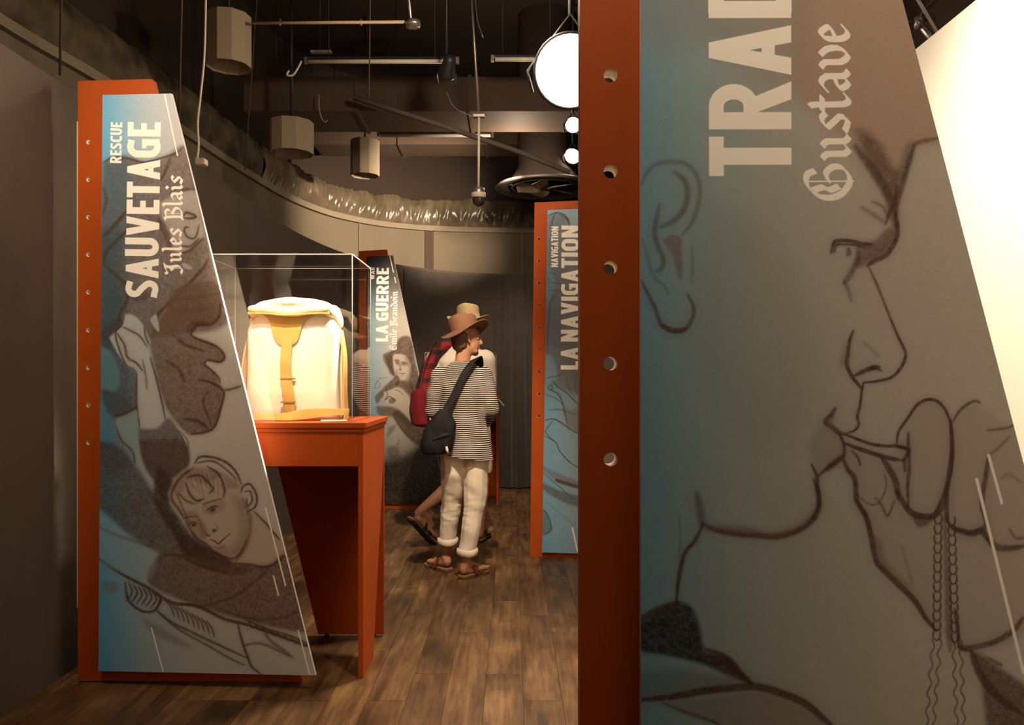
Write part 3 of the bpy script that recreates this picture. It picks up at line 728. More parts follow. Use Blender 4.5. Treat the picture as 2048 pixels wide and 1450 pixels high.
def P(px, py, d): return ((px - CX) * d / F_PX, d, CAM_Z + (CY - py) * d / F_PX)

# ---------------------------------------------------------------- materials
def mat(name, col, rough=.55, metal=0, var=.15, scale=6, bump=0, bscale=60, spec=.5, emit=None, stretch=None, sheen=0, coat=0):
    m = bpy.data.materials.new(name); m.use_nodes = True; n = m.node_tree; b = n.nodes['Principled BSDF']
    b.inputs['Roughness'].default_value = rough; b.inputs['Metallic'].default_value = metal
    b.inputs['Specular IOR Level'].default_value = spec
    if sheen: b.inputs['Sheen Weight'].default_value = sheen
    if coat: b.inputs['Coat Weight'].default_value = coat; b.inputs['Coat Roughness'].default_value = .15
    tc = n.nodes.new('ShaderNodeTexCoord'); src = tc.outputs['Object']
    if stretch:
        mp = n.nodes.new('ShaderNodeMapping'); mp.inputs['Scale'].default_value = stretch
        n.links.new(src, mp.inputs['Vector']); src = mp.outputs['Vector']
    nz = n.nodes.new('ShaderNodeTexNoise'); nz.inputs['Scale'].default_value = scale; nz.inputs['Detail'].default_value = 5
    n.links.new(src, nz.inputs['Vector'])
    rp = n.nodes.new('ShaderNodeValToRGB')
    rp.color_ramp.elements[0].position = .3; rp.color_ramp.elements[1].position = .7
    rp.color_ramp.elements[0].color = tuple(c * (1 - var) for c in col) + (1,)
    rp.color_ramp.elements[1].color = tuple(min(1, c * (1 + var)) for c in col) + (1,)
    n.links.new(nz.outputs['Fac'], rp.inputs['Fac']); n.links.new(rp.outputs['Color'], b.inputs['Base Color'])
    if bump:
        n2 = n.nodes.new('ShaderNodeTexNoise'); n2.inputs['Scale'].default_value = bscale; n2.inputs['Detail'].default_value = 4
        n.links.new(src, n2.inputs['Vector'])
        bp = n.nodes.new('ShaderNodeBump'); bp.inputs['Strength'].default_value = bump; bp.inputs['Distance'].default_value = .01
        n.links.new(n2.outputs['Fac'], bp.inputs['Height']); n.links.new(bp.outputs['Normal'], b.inputs['Normal'])
    if emit:
        b.inputs['Emission Color'].default_value = emit[0] + (1,); b.inputs['Emission Strength'].default_value = emit[1]
    return m
M = {}
M['rust'] = mat('rust_paint', (.37, .064, .006), .55, var=.06, scale=4, bump=.05, bscale=250, spec=.2)
M['edge'] = mat('glow_tinted_edge', (.85, .85, .90), .35, var=.03, spec=.5)  # pale bluish colour stands in for the glow along the sheet edges
M['grey_pipe'] = mat('painted_grey_pipe', (.20, .17, .145), .95, var=.08, spec=.03)
M['hole'] = mat('raw_white_hole_wall', (.80, .70, .58), .5, var=.05)
M['tan_edge'] = mat('raw_board_edge', (.62, .42, .25), .7, var=.1, scale=30)
M['grey_wall'] = mat('grey_fabric_wall', (.095, .075, .062), .9, var=.10, scale=2.5, bump=.12, bscale=300, spec=.2)
M['dark_wall'] = mat('dark_upper_wall', (.20, .165, .115), .8, var=.12, scale=1.5, spec=.3, stretch=(1, 1, .4))
M['ledge'] = mat('ledge_paint', (.30, .25, .18), .7, var=.08, scale=3, spec=.3)
M['white_wall'] = mat('white_wall_paint', (.82, .78, .70), .7, var=.02, scale=2, spec=.3)
M['ceiling'] = mat('dark_ceiling_paint', (.055, .04, .032), .9, var=.15, scale=1.2, spec=.2)
M['duct'] = mat('painted_duct', (.10, .068, .048), .75, var=.12, scale=1.4, spec=.3)
M['black'] = mat('black_metal', (.02, .02, .022), .45, var=.1, spec=.5)
M['drum'] = mat('drum_fabric', (.36, .30, .21), .8, var=.06, scale=3, spec=.2)
M['cloth_wrap'] = mat('dark_dusty_cloth', (.10, .078, .048), .7, var=.55, scale=5, spec=.25, bump=.3, bscale=14)
M['case_edge'] = mat('lit_acrylic_edge', (.50, .49, .47), .3, var=.03)
M['plastic'] = mat('plastic_sheet', (.15, .118, .075), .28, var=.3, scale=4, spec=.6, bump=.25, bscale=9)
M['tube'] = mat('white_tube', (.75, .70, .60), .4, var=.03)
M['steel'] = mat('galvanised_steel', (.42, .38, .33), .35, .8, var=.1, scale=10)
M['cream_metal'] = mat('cream_housing', (.70, .62, .50), .4, var=.04)
M['curtain'] = mat('dark_curtain_cloth', (.075, .062, .052), .9, var=.12, scale=8, spec=.15, sheen=.3)
M['canvas'] = mat('white_canvas', (.78, .70, .56), .9, var=.07, scale=7, bump=.15, bscale=350, spec=.15)
M['leather'] = mat('tan_canvas_webbing', (.48, .30, .085), .75, var=.14, scale=12, bump=.15, bscale=200, spec=.25)
M['card'] = mat('white_card', (.80, .76, .66), .8, var=.03)
M['skin'] = mat('skin', (.46, .23, .13), .55, var=.10, scale=14, bump=.06, bscale=120, spec=.35)
M['hair'] = mat('brown_hair', (.12, .062, .03), .5, var=.3, scale=40, stretch=(1, 1, .15), spec=.4)
M['grey_hair'] = mat('grey_hair', (.22, .17, .12), .5, var=.3, scale=40, stretch=(1, 1, .15), spec=.4)
M['linen'] = mat('white_linen', (.74, .66, .53), .9, var=.07, scale=9, bump=.05, bscale=160, spec=.15, sheen=.1)
M['brown_hat'] = mat('brown_oilcloth', (.165, .078, .040), .75, var=.12, scale=9, bump=.1, bscale=90, spec=.3)
M['straw'] = mat('pale_straw', (.62, .46, .24), .8, var=.12, scale=30, bump=.25, bscale=220, spec=.2)
M['bag'] = mat('black_nylon', (.008, .0075, .008), .75, var=.2, scale=8, bump=.2, bscale=30, spec=.2)
M['sandal'] = mat('brown_sandal_leather', (.12, .052, .022), .6, var=.15, scale=20, spec=.4)
M['cork'] = mat('tan_cork_sole', (.30, .16, .07), .8, var=.2, scale=60)
M['black_sole'] = mat('black_rubber_sole', (.018, .015, .014), .7, var=.15, spec=.3)
M['khaki'] = mat('khaki_cotton', (.42, .33, .20), .9, var=.08, scale=9, spec=.15)
M['shirt'] = mat('white_shirt_cotton', (.68, .61, .50), .9, var=.05, scale=9, spec=.15)
M['red'] = mat('dark_red_cloth', (.13, .006, .009), .85, var=.15, scale=10, spec=.2, sheen=.05)
M['cream'] = mat('cream_binding', (.58, .48, .32), .85, var=.06)
M['eye'] = mat('eye_white', (.7, .68, .62), .3, var=.02)
M['lip'] = mat('lips', (.36, .12, .09), .5, var=.05)
M['lens'] = mat('lit_lamp_lens', (1, .9, .7), .3, emit=((1, .88, .66), 60))
M['lens_small'] = mat('lit_lamp_lens_small', (1, .9, .7), .3, emit=((1, .86, .62), 22))
M['steel_dark'] = mat('grey_vent_metal', (.085, .072, .06), .5, var=.1, spec=.4)
M['blade'] = mat('cream_fan_blade', (.5, .42, .3), .5, var=.05)
M['dome'] = mat('smoked_dome', (.05, .045, .04), .06, var=.05, spec=.8)

def acrylic():
    m = bpy.data.materials.new('clear_acrylic'); m.use_nodes = True; n = m.node_tree
    n.nodes.remove(n.nodes['Principled BSDF']); out = n.nodes['Material Output']
    tr = n.nodes.new('ShaderNodeBsdfTransparent'); tr.inputs[0].default_value = (.96, .96, .95, 1)
    gl = n.nodes.new('ShaderNodeBsdfGlossy'); gl.inputs['Roughness'].default_value = .02
    lw = n.nodes.new('ShaderNodeLayerWeight'); lw.inputs[0].default_value = .5
    pw = n.nodes.new('ShaderNodeMath'); pw.operation = 'POWER'; pw.inputs[1].default_value = 5; n.links.new(lw.outputs['Facing'], pw.inputs[0])
    fr = n.nodes.new('ShaderNodeMath'); fr.operation = 'MULTIPLY_ADD'; fr.inputs[1].default_value = .95; fr.inputs[2].default_value = .04; n.links.new(pw.outputs[0], fr.inputs[0])
    nz = n.nodes.new('ShaderNodeTexNoise'); nz.inputs['Scale'].default_value = 1.3
    bp = n.nodes.new('ShaderNodeBump'); bp.inputs['Strength'].default_value = .02
    n.links.new(nz.outputs['Fac'], bp.inputs['Height']); n.links.new(bp.outputs['Normal'], gl.inputs['Normal'])
    mx = n.nodes.new('ShaderNodeMixShader')
    n.links.new(fr.outputs[0], mx.inputs[0]); n.links.new(tr.outputs[0], mx.inputs[1]); n.links.new(gl.outputs[0], mx.inputs[2])
    n.links.new(mx.outputs[0], out.inputs['Surface'])
    return m
M['acrylic'] = acrylic()

def wood():
    m = bpy.data.materials.new('brown_plank_vinyl'); m.use_nodes = True; n = m.node_tree; b = n.nodes['Principled BSDF']
    L = n.links.new; N = n.nodes.new
    oi = N('ShaderNodeObjectInfo'); geo = N('ShaderNodeNewGeometry')
    add = N('ShaderNodeVectorMath'); add.operation = 'MULTIPLY_ADD'
    cmb = N('ShaderNodeCombineXYZ')
    mul = N('ShaderNodeMath'); mul.operation = 'MULTIPLY'; mul.inputs[1].default_value = 37
    L(oi.outputs['Random'], mul.inputs[0]); L(mul.outputs[0], cmb.inputs[2])
    add.inputs[1].default_value = (1, 1, 1); L(geo.outputs['Position'], add.inputs[0]); L(cmb.outputs[0], add.inputs[2])
    mp = N('ShaderNodeMapping'); mp.inputs['Scale'].default_value = (20, 1.9, 1); L(add.outputs[0], mp.inputs['Vector'])
    n1 = N('ShaderNodeTexNoise'); n1.inputs['Scale'].default_value = 1.6; n1.inputs['Detail'].default_value = 8; n1.inputs['Roughness'].default_value = .65
    L(mp.outputs[0], n1.inputs['Vector'])
    mp2 = N('ShaderNodeMapping'); mp2.inputs['Scale'].default_value = (1, .55, 1); L(add.outputs[0], mp2.inputs['Vector'])
    n2 = N('ShaderNodeTexNoise'); n2.inputs['Scale'].default_value = 5; n2.inputs['Detail'].default_value = 4
    L(mp2.outputs[0], n2.inputs['Vector'])
    s = N('ShaderNodeMath'); s.operation = 'MULTIPLY_ADD'; s.inputs[1].default_value = .55; L(n1.outputs['Fac'], s.inputs[0])
    s2 = N('ShaderNodeMath'); s2.operation = 'MULTIPLY'; s2.inputs[1].default_value = .45; L(n2.outputs['Fac'], s2.inputs[0]); L(s2.outputs[0], s.inputs[2])
    s3 = N('ShaderNodeMath'); s3.operation = 'MULTIPLY_ADD'; s3.inputs[1].default_value = .10; L(oi.outputs['Random'], s3.inputs[0])
    s4 = N('ShaderNodeMath'); s4.operation = 'SUBTRACT'; s4.inputs[1].default_value = .05; L(s.outputs[0], s4.inputs[0]); L(s4.outputs[0], s3.inputs[2])
    rp = N('ShaderNodeValToRGB'); e = rp.color_ramp.elements
    e[0].position = .35; e[0].color = (.042, .021, .0085, 1); e[1].position = .69; e[1].color = (.28, .165, .072, 1)
    k = rp.color_ramp.elements.new(.5); k.color = (.125, .066, .027, 1)
    L(s3.outputs[0], rp.inputs['Fac']); L(rp.outputs[0], b.inputs['Base Color'])
    b.inputs['Roughness'].default_value = .42; b.inputs['Specular IOR Level'].default_value = .4
    bp = N('ShaderNodeBump'); bp.inputs['Strength'].default_value = .12; bp.inputs['Distance'].default_value = .004
    L(n1.outputs['Fac'], bp.inputs['Height']); L(bp.outputs[0], b.inputs['Normal'])
    return m
M['wood'] = wood()
M['gap'] = mat('dark_floor_joint', (.02, .012, .008), .8)

def stripes():
    m = bpy.data.materials.new('striped_jersey'); m.use_nodes = True; n = m.node_tree; b = n.nodes['Principled BSDF']
    L = n.links.new; N = n.nodes.new
    tc = N('ShaderNodeTexCoord'); sp = N('ShaderNodeSeparateXYZ'); L(tc.outputs['Object'], sp.inputs[0])
    nz = N('ShaderNodeTexNoise'); nz.inputs['Scale'].default_value = 7; L(tc.outputs['Object'], nz.inputs['Vector'])
    a = N('ShaderNodeMath'); a.operation = 'MULTIPLY_ADD'; a.inputs[1].default_value = .022; L(nz.outputs['Fac'], a.inputs[0]); L(sp.outputs['Z'], a.inputs[2])
    d = N('ShaderNodeMath'); d.operation = 'DIVIDE'; d.inputs[1].default_value = .0122; L(a.outputs[0], d.inputs[0])
    f = N('ShaderNodeMath'); f.operation = 'FRACT'; L(d.outputs[0], f.inputs[0])
    rp = N('ShaderNodeValToRGB'); rp.color_ramp.interpolation = 'LINEAR'
    e = rp.color_ramp.elements; e[0].position = .60; e[0].color = (.016, .014, .02, 1); e[1].position = .67; e[1].color = (.66, .56, .45, 1)
    L(f.outputs[0], rp.inputs['Fac']); L(rp.outputs[0], b.inputs['Base Color'])
    b.inputs['Roughness'].default_value = .9; b.inputs['Specular IOR Level'].default_value = .15
    return m
M['stripe'] = stripes()
def plaid():
    m = bpy.data.materials.new('red_and_black_plaid'); m.use_nodes = True; n = m.node_tree; b = n.nodes['Principled BSDF']
    L = n.links.new; N = n.nodes.new
    tc = N('ShaderNodeTexCoord'); sp = N('ShaderNodeSeparateXYZ'); L(tc.outputs['Object'], sp.inputs[0])
    outs = []
    for ax, per in (('Z', .105), ('X', .13)):
        d = N('ShaderNodeMath'); d.operation = 'DIVIDE'; d.inputs[1].default_value = per; L(sp.outputs[ax], d.inputs[0])
        f = N('ShaderNodeMath'); f.operation = 'FRACT'; L(d.outputs[0], f.inputs[0])
        g = N('ShaderNodeMath'); g.operation = 'GREATER_THAN'; g.inputs[1].default_value = .62; L(f.outputs[0], g.inputs[0]); outs.append(g)
    s = N('ShaderNodeMath'); s.operation = 'ADD'; L(outs[0].outputs[0], s.inputs[0]); L(outs[1].outputs[0], s.inputs[1])
    h = N('ShaderNodeMath'); h.operation = 'MULTIPLY'; h.inputs[1].default_value = .5; L(s.outputs[0], h.inputs[0])
    rp = N('ShaderNodeValToRGB'); rp.color_ramp.interpolation = 'CONSTANT'; e = rp.color_ramp.elements
    e[0].position = 0; e[0].color = (.23, .009, .014, 1); e[1].position = .4; e[1].color = (.07, .006, .008, 1)
    k = rp.color_ramp.elements.new(.9); k.color = (.012, .008, .008, 1)
    L(h.outputs[0], rp.inputs['Fac']); L(rp.outputs[0], b.inputs['Base Color']); b.inputs['Roughness'].default_value = .9
    return m
M['plaid'] = plaid()

def print_mat(name, cv):
    im = bpy.data.images.new(name, cv.w, cv.h, alpha=False, float_buffer=False)
    px = np.ones((cv.h, cv.w, 4), np.float32)
    c = np.clip(cv.img, 0, 1); px[..., :3] = np.where(c < .0031308, c * 12.92, 1.055 * np.power(np.maximum(c, 1e-6), 1 / 2.4) - .055)
    im.pixels.foreach_set(px.ravel()); im.update(); im.pack()
    m = bpy.data.materials.new(name); m.use_nodes = True; n = m.node_tree; b = n.nodes['Principled BSDF']
    t = n.nodes.new('ShaderNodeTexImage'); t.image = im; t.extension = 'EXTEND'
    n.links.new(t.outputs['Color'], b.inputs['Base Color']); b.inputs['Roughness'].default_value = .5; b.inputs['Specular IOR Level'].default_value = .3
    return m

# ---------------------------------------------------------------- setting: floor of separate planks
FX0, FX1, FY0, FY1 = -3.3, 3.1, -2.6, 11.2
fl = box('floor', FX0, FX1, FY0, FY1, -.05, -.004, M['gap']); tag(fl, kind='structure')
PW, PLN = .152, 1.12
pm = bpy.data.meshes.new('plank'); _b = bmesh.new(); add_box(_b, -.5, .5, -.5, .5, -.5, .5); _b.to_mesh(pm); _b.free(); pm.materials.append(M['wood'])
def plank(x, y0, y1):
    o = bpy.data.objects.new('plank', pm); C.objects.link(o); o.parent = fl
    o.location = (x, (y0 + y1) / 2, -.003 + random.uniform(-.0003, .0003)); o.scale = (PW - .0016, y1 - y0 - .0016, .006)
rest = bmesh.new()
for i in range(int((FX1 - FX0) / PW)):
    x = FX0 + (i + .5) * PW; seen = -2.05 < x < .72
    y = 2.55 - random.choice((0, .28, .56, .84)) if seen else FY0 + .01
    if seen:
        add_box(rest, x - PW / 2 + .001, x + PW / 2 - .001, FY0, y, -.006, 0)
        while y < 9.6:
            y1 = min(y + PLN, 10.0); plank(x, y, y1); y = y1
        add_box(rest, x - PW / 2 + .001, x + PW / 2 - .001, y, FY1, -.006, 0)
    else:
        while y < FY1:
            y1 = min(y + PLN * 2, FY1); add_box(rest, x - PW / 2 + .001, x + PW / 2 - .001, y, y1 - .0016, -.006, 0); y = y1
ro = from_bm('outlying_planks', rest, M['wood'], fl); tag(ro, kind='stuff')

# walls
def wall_strip(name, pts, z0, z1, m, th=.03, kind='structure', rz=None):
    """curved upright wall along plan points (thickness to the left of the run)"""
    bm = bmesh.new(); p = smooth_line(pts, 10); d = np.gradient(p, axis=0); d /= np.linalg.norm(d, axis=1)[:, None]
    nn = np.stack([-d[:, 1], d[:, 0]], 1) * th; rings = []
    for i in range(len(p)):
        a, b = p[i], p[i] + nn[i]
        zt = z1[0] + (z1[1] - z1[0]) * i / (len(p) - 1) if isinstance(z1, tuple) else z1
        rings.append([bm.verts.new((a[0], a[1], z0)), bm.verts.new((a[0], a[1], zt)), bm.verts.new((b[0], b[1], zt)), bm.verts.new((b[0], b[1], z0))])
    for i in range(len(rings) - 1):
        for k in range(4): bm.faces.new((rings[i][k], rings[i][(k + 1) % 4], rings[i + 1][(k + 1) % 4], rings[i + 1][k]))
    bm.faces.new(rings[0][::-1]); bm.faces.new(rings[-1])
    o = from_bm(name, bm, m)
    if kind: tag(o, kind=kind)
    return o
LOW = [(-1.92, -1.0), (-1.90, 1.0), (-1.89, 2.9), (-1.88, 4.6), (-1.84, 6.2), (-1.75, 7.2), (-1.55, 8.0), (-1.05, 8.75), (-.45, 9.15), (.25, 9.30), (1.1, 9.35)]
wl = wall_strip('wall_left', LOW, 0, (2.5, 2.46), M['grey_wall'])
OUT = [(-2.95, -2.5), (-2.92, 1.5), (-2.85, 4.2), (-2.74, 5.2), (-2.64, 6.3), (-2.56, 7.6), (-2.40, 8.9), (-2.0, 9.85), (-1.2, 10.45), (.27, 10.65), (3.0, 10.75)]
wo = wall_strip('wall_outer', OUT, 0, 3.19, M['dark_wall'], .05)
lg = wall_strip('trim_1', [(x + .04, y - .03) for x, y in OUT], 3.19, 3.255, M['ledge'], .10)
wu = wall_strip('wall_upper', [(x - .25, y + .2) for x, y in OUT], 3.2, 5.2, M['ceiling'], .05)
# seams on the outer wall
for px_, w in ((720, .012), (856, .11), (1042, .012)):
    best = min(smooth_line(OUT, 30), key=lambda q: abs(CX + F_PX * q[0] / q[1] - px_))
    tag(box('seam_strip', best[0] - w / 2, best[0] + w / 2, best[1] - .03, best[1] + .01, 2.0, 3.19, M['duct'] if w > .05 else M['ledge'], wo), kind='structure')
wr = box('wall_right', 1.53, 1.60, -1.2, 3.35, 0, 2.5, M['white_wall']); tag(wr, kind='structure')
wq = box('wall_far_right', 3.1, 3.15, -2.6, 11.2, 0, 5.2, M['duct']); tag(wq, kind='structure')
wf = box('wall_front', -3.3, 3.15, -2.65, -2.6, 0, 5.2, M['dark_wall']); tag(wf, kind='structure')
ce = box('ceiling', -3.4, 3.2, -2.7, 11.6, 5.15, 5.2, M['ceiling']); tag(ce, kind='structure')

# ---------------------------------------------------------------- plastic sheeting bunched on the ledge
def sheeting(name, keep, amp, m, label):
    p = smooth_line(OUT, 70); p = p[[keep(q[1]) for q in p]]; bm = bmesh.new(); rings = []
    d = np.gradient(p, axis=0); d /= np.linalg.norm(d, axis=1)[:, None]; nn = np.stack([d[:, 1], -d[:, 0]], 1)
    s = 0; NV = 14
    for i in range(len(p)):
        if i: s += math.hypot(*(p[i] - p[i - 1]))
        h = .36 + .07 * noise.noise((s * .9, 3, 0)) + .03 * noise.noise((s * 4, 9, 0))
        row = []
        for k in range(NV):
            v = k / (NV - 1); bulge = .035 * math.sin(math.pi * min(1, v * 1.05)) - .12 * max(0, v - .75)
            wr = amp * (.035 * abs(noise.noise((s * 7 + 1.2 * v, v * .5, 2))) + .03 * noise.noise((s * 19 - v * 2, v * .8, 5)) + .014 * noise.noise((s * 40 + v * 3, v * 2, 7))) * min(1, v * 5)
            o = .02 + bulge + wr
            z = 3.255 + h * v + .02 * noise.noise((s * 5, v * 2, 8)) * v
            row.append(bm.verts.new((p[i][0] + nn[i][0] * o, p[i][1] + nn[i][1] * o, z)))
        for k in range(4):                                   # folds back over the top
            v = k / 3; row.append(bm.verts.new((p[i][0] - nn[i][0] * (.06 + .08 * v), p[i][1] - nn[i][1] * (.06 + .08 * v), 3.255 + h - .02 - .2 * v)))
        rings.append(row)
    for i in range(len(rings) - 1):
        for k in range(len(rings[0]) - 1): bm.faces.new((rings[i][k], rings[i + 1][k], rings[i + 1][k + 1], rings[i][k + 1]))
    return tag(from_bm(name, bm, m, None, True), label, 'sheeting')
sheeting('plastic_sheeting', lambda y: y > 8.0, 1, M['plastic'], 'shiny wrinkled plastic sheeting bunched along the ledge behind the drums')
sheeting('cloth_wrap', lambda y: y <= 8.0, .35, M['cloth_wrap'], 'dull dark cloth wrap along the ledge above the SAUVETAGE panel')

# ---------------------------------------------------------------- display panels
RI = 25; HOLES = [2.243 - .1563 * k for k in range(9)]
def panel(name, pl, label, outline_px, poster_px, off, cv, hole_u, z_holes, hole_r, th=.04, poster_edge=None):
    root = empty(name, (pl.O[0], pl.O[1], 0), -pl.a, label, 'display stand')
    out = [tuple(q) for q in pl.local(outline_px)]
    z0 = min(q[1] for q in out); out = [(u, max(0, z) if z < .04 else z) for u, z in out]
    bm = board_bm(out, th, [circle(hole_u, z, hole_r) for z in z_holes])
    bm.normal_update()
    for f in bm.faces:
        q = f.calc_center_median()
        if abs(f.normal.y) < .5 and any(math.hypot(q.x - hole_u, q.z - z) < hole_r * 1.2 for z in z_holes): f.material_index = 1; f.smooth = True
    b = from_bm('board', bm, M['rust'], root); b.data.materials.append(M['hole'])
    po = [tuple(q) for q in pl.local(poster_px, off)]
    bm = bmesh.new(); vs = [bm.verts.new((u, -off, z)) for u, z in po]; f = bm.faces.new(vs)
    uv = bm.loops.layers.uv.new('uv')
    r = bmesh.ops.extrude_face_region(bm, geom=[f]); nv = [g for g in r['geom'] if isinstance(g, bmesh.types.BMVert)]
    bmesh.ops.translate(bm, verts=nv, vec=(0, .014, 0))
    bmesh.ops.recalc_face_normals(bm, faces=bm.faces)
    for f in bm.faces:
        for l in f.loops: l[uv].uv = ((l.vert.co.x - cv.u0) / (cv.u1 - cv.u0), (l.vert.co.z - cv.z0) / (cv.z1 - cv.z0))
        f.material_index = 0 if f.normal.y < -.9 else (2 if f.normal.y > .9 else 1)
    me = bpy.data.meshes.new('poster'); bm.to_mesh(me); bm.free()
    for m_ in (print_mat(name + '_print', cv), M['edge'], M['card']): me.materials.append(m_)
    p = link('poster', me, None, root); tag(p, label='clear-edged printed sheet with a charcoal drawing and white lettering')
    for u, z in ((.16, .3), (.2, 1.2), (.16, 2.2), (.5, .3)):
        lathe('spacer', [(.012, 0), (.012, off - .014)], M['steel'], root, 12).matrix_local = Matrix.Translation((u, 0, z)) @ Matrix.Rotation(R(90), 4, 'X')
    return root
cvL = paint_left(PL_LEFT)
hl = [PL_LEFT.local([(177, y)])[0] for y in (284, 359, 434, 509, 584, 660, 735, 810, 885)]
stL = panel('display_stand', PL_LEFT, 'rust panel with blue SAUVETAGE poster of two storm-tossed figures, beside the backpack case',
      [(156, 1362), (156, 162), (303, 158), (604, 1363)], [(197, 1342), (205, 190), (343, 187), (631, 1351)], .04, cvL, hl[0][0], [q[1] for q in hl], .0095)
box('backing_strip', -.021, -.002, .022, .038, .30, 2.32, M['tan_edge'], stL)
cvR = paint_right(PL_RIGHT)
hr = [PL_RIGHT.local([(1221, 343 + 192 * k)])[0] for k in range(-5, 4)]
k = F_PX / 1.30
panel('display_stand', PL_RIGHT, 'rust panel nearest of all, with TRAD lettering and large drawn profile of a man smoking',
      [(1160, 758 + 1.25 * k), (1160, 758 - 1.25 * k), (1160 + .30 * k, 758 - 1.25 * k), (1160 + .92 * k, 758 + 1.25 * k)],
      [(1282, 758 + 1.21 * k), (1282, 758 - 1.18 * k), (1805 - 709 * .2613, -709), (1805 + 2240 * .2613, 2240)], .02, cvR, hr[0][0], [q[1] for q in hr], .0112)
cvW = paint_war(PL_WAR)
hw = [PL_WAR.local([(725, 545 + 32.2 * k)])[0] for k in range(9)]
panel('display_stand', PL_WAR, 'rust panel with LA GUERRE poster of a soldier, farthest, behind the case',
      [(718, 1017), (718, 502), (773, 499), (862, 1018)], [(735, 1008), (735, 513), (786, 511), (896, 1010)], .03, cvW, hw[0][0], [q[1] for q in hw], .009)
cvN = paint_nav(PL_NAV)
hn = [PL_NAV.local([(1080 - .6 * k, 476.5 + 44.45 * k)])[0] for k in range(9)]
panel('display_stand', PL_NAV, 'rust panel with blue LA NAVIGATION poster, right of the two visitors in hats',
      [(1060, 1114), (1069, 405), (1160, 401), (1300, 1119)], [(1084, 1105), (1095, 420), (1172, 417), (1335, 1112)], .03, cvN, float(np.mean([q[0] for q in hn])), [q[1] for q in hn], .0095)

# ---------------------------------------------------------------- display tables with an acrylic case on top
def table(x0, x1, y0, y1, label, group, back_left):
    root = empty('display_table', ((x0 + x1) / 2, (y0 + y1) / 2, 0), 0, label, 'display table', group)
    cx, cy = (x0 + x1) / 2, (y0 + y1) / 2
    def bx(n, a, b, c, d, e, f, bev=.002, m='rust'): return box(n, a - cx, b - cx, c - cy, d - cy, e, f, M[m], root, bev)
    bx('table_top', x0 - .015, x1 + .015, y0 - .015, y1 + .015, 1.045, 1.068, .003)
    bx('molding', x0 - .008, x1 + .008, y0 - .008, y1 + .008, 1.028, 1.045, .003)
    bx('apron', x0 + .02, x1 - .02, y0, y0 + .02, .885, 1.028)
    for s, X in (('r', x1 - .02), ('l', x0)):
        bm = board_bm([(y0 - cy, .0), (y0 + .25 - cy, .0), (y1 - .02 - cy, .885), (y1 - .02 - cy, 1.028), (y0 - cy, 1.028)], .02, (), 'x')
        for v in bm.verts: v.co.x += X - cx
        from_bm('side_panel', bm, M['rust'], root)
    bm = board_bm([(x0 - cx, 1.028), (x1 - cx, 1.028), (x1 - cx, .012), (back_left + .21 - cx, .012), (back_left - cx, .885), (x0 - cx, .885)], .02)
    for v in bm.verts: v.co.y += y1 - .02 - cy
    from_bm('back_panel', bm, M['rust'], root)
    for X in (x1 - .05, back_left + .25):
        o = lathe('foot', [(.0, .0), (.012, .0), (.012, .013)], M['black'], root, 12, (X - cx, y1 - .01 - cy, 0))
    return root
TX0, TX1, TY0, TY1 = -1.36, -.622, 3.34, 3.90
table(TX0, TX1, TY0, TY1, 'rust display table with tapered legs carrying the backpack case', None, -1.15)
table(-.88, -.135, 7.97, 8.50, 'rust display table standing half hidden behind the two visitors', None, -.68)
def case(x0, x1, y0, y1, z0, z1, label):
    cx, cy = (x0 + x1) / 2, (y0 + y1) / 2; t = .005
    root = empty('acrylic_case', (cx, cy, z0), 0, label, 'display case')
    a, b, c, d, h = x0 - cx, x1 - cx, y0 - cy, y1 - cy, z1 - z0
    A = M['acrylic']
    box('front_pane', a + t, b - t, c, c + t, 0, h - t, A, root); box('rear_pane', a + t, b - t, d - t, d, 0, h - t, A, root)
    box('side_pane', a, a + t, c, d, 0, h - t, A, root); box('side_pane', b - t, b, c, d, 0, h - t, A, root)
    box('top_pane', a, b, c, d, h - t, h, A, root)
    e = .0015  # strips along the pane edges, pale colour standing in for caught light
    for X in (a, b):
        for Y in (c, d): box('lit_pane_edge', X - e, X + e, Y - e, Y + e, 0, h, M['case_edge'], root)
    for Y in (c, d): box('lit_pane_edge', a, b, Y - e, Y + e, h - e, h + e, M['case_edge'], root)
    for X in (a, b): box('lit_pane_edge', X - e, X + e, c, d, h - e, h + e, M['case_edge'], root)
    return root
case(-1.315, -.672, 3.365, 3.80, 1.068, 1.775, 'clear acrylic case over the pale canvas backpack on the rust table')
case(-.90 + .03, -.165, 8.0, 8.45, 1.068, 1.515, 'low clear acrylic case behind the visitors on the far table')

# label holder on the far table
rt = empty('label_holder', (-.115, 7.94, 1.03), 0, 'small white caption card tilted on the edge of the far table', 'caption card')
ribbon('card', [(-.02, .0, .02), (.035, .0, -.045)], (0, .05, .0), (.003, 0, .003), M['card'], rt)
box('bracket', -.02, -.005, -.02, .02, -.02, .06, M['rust'], rt)
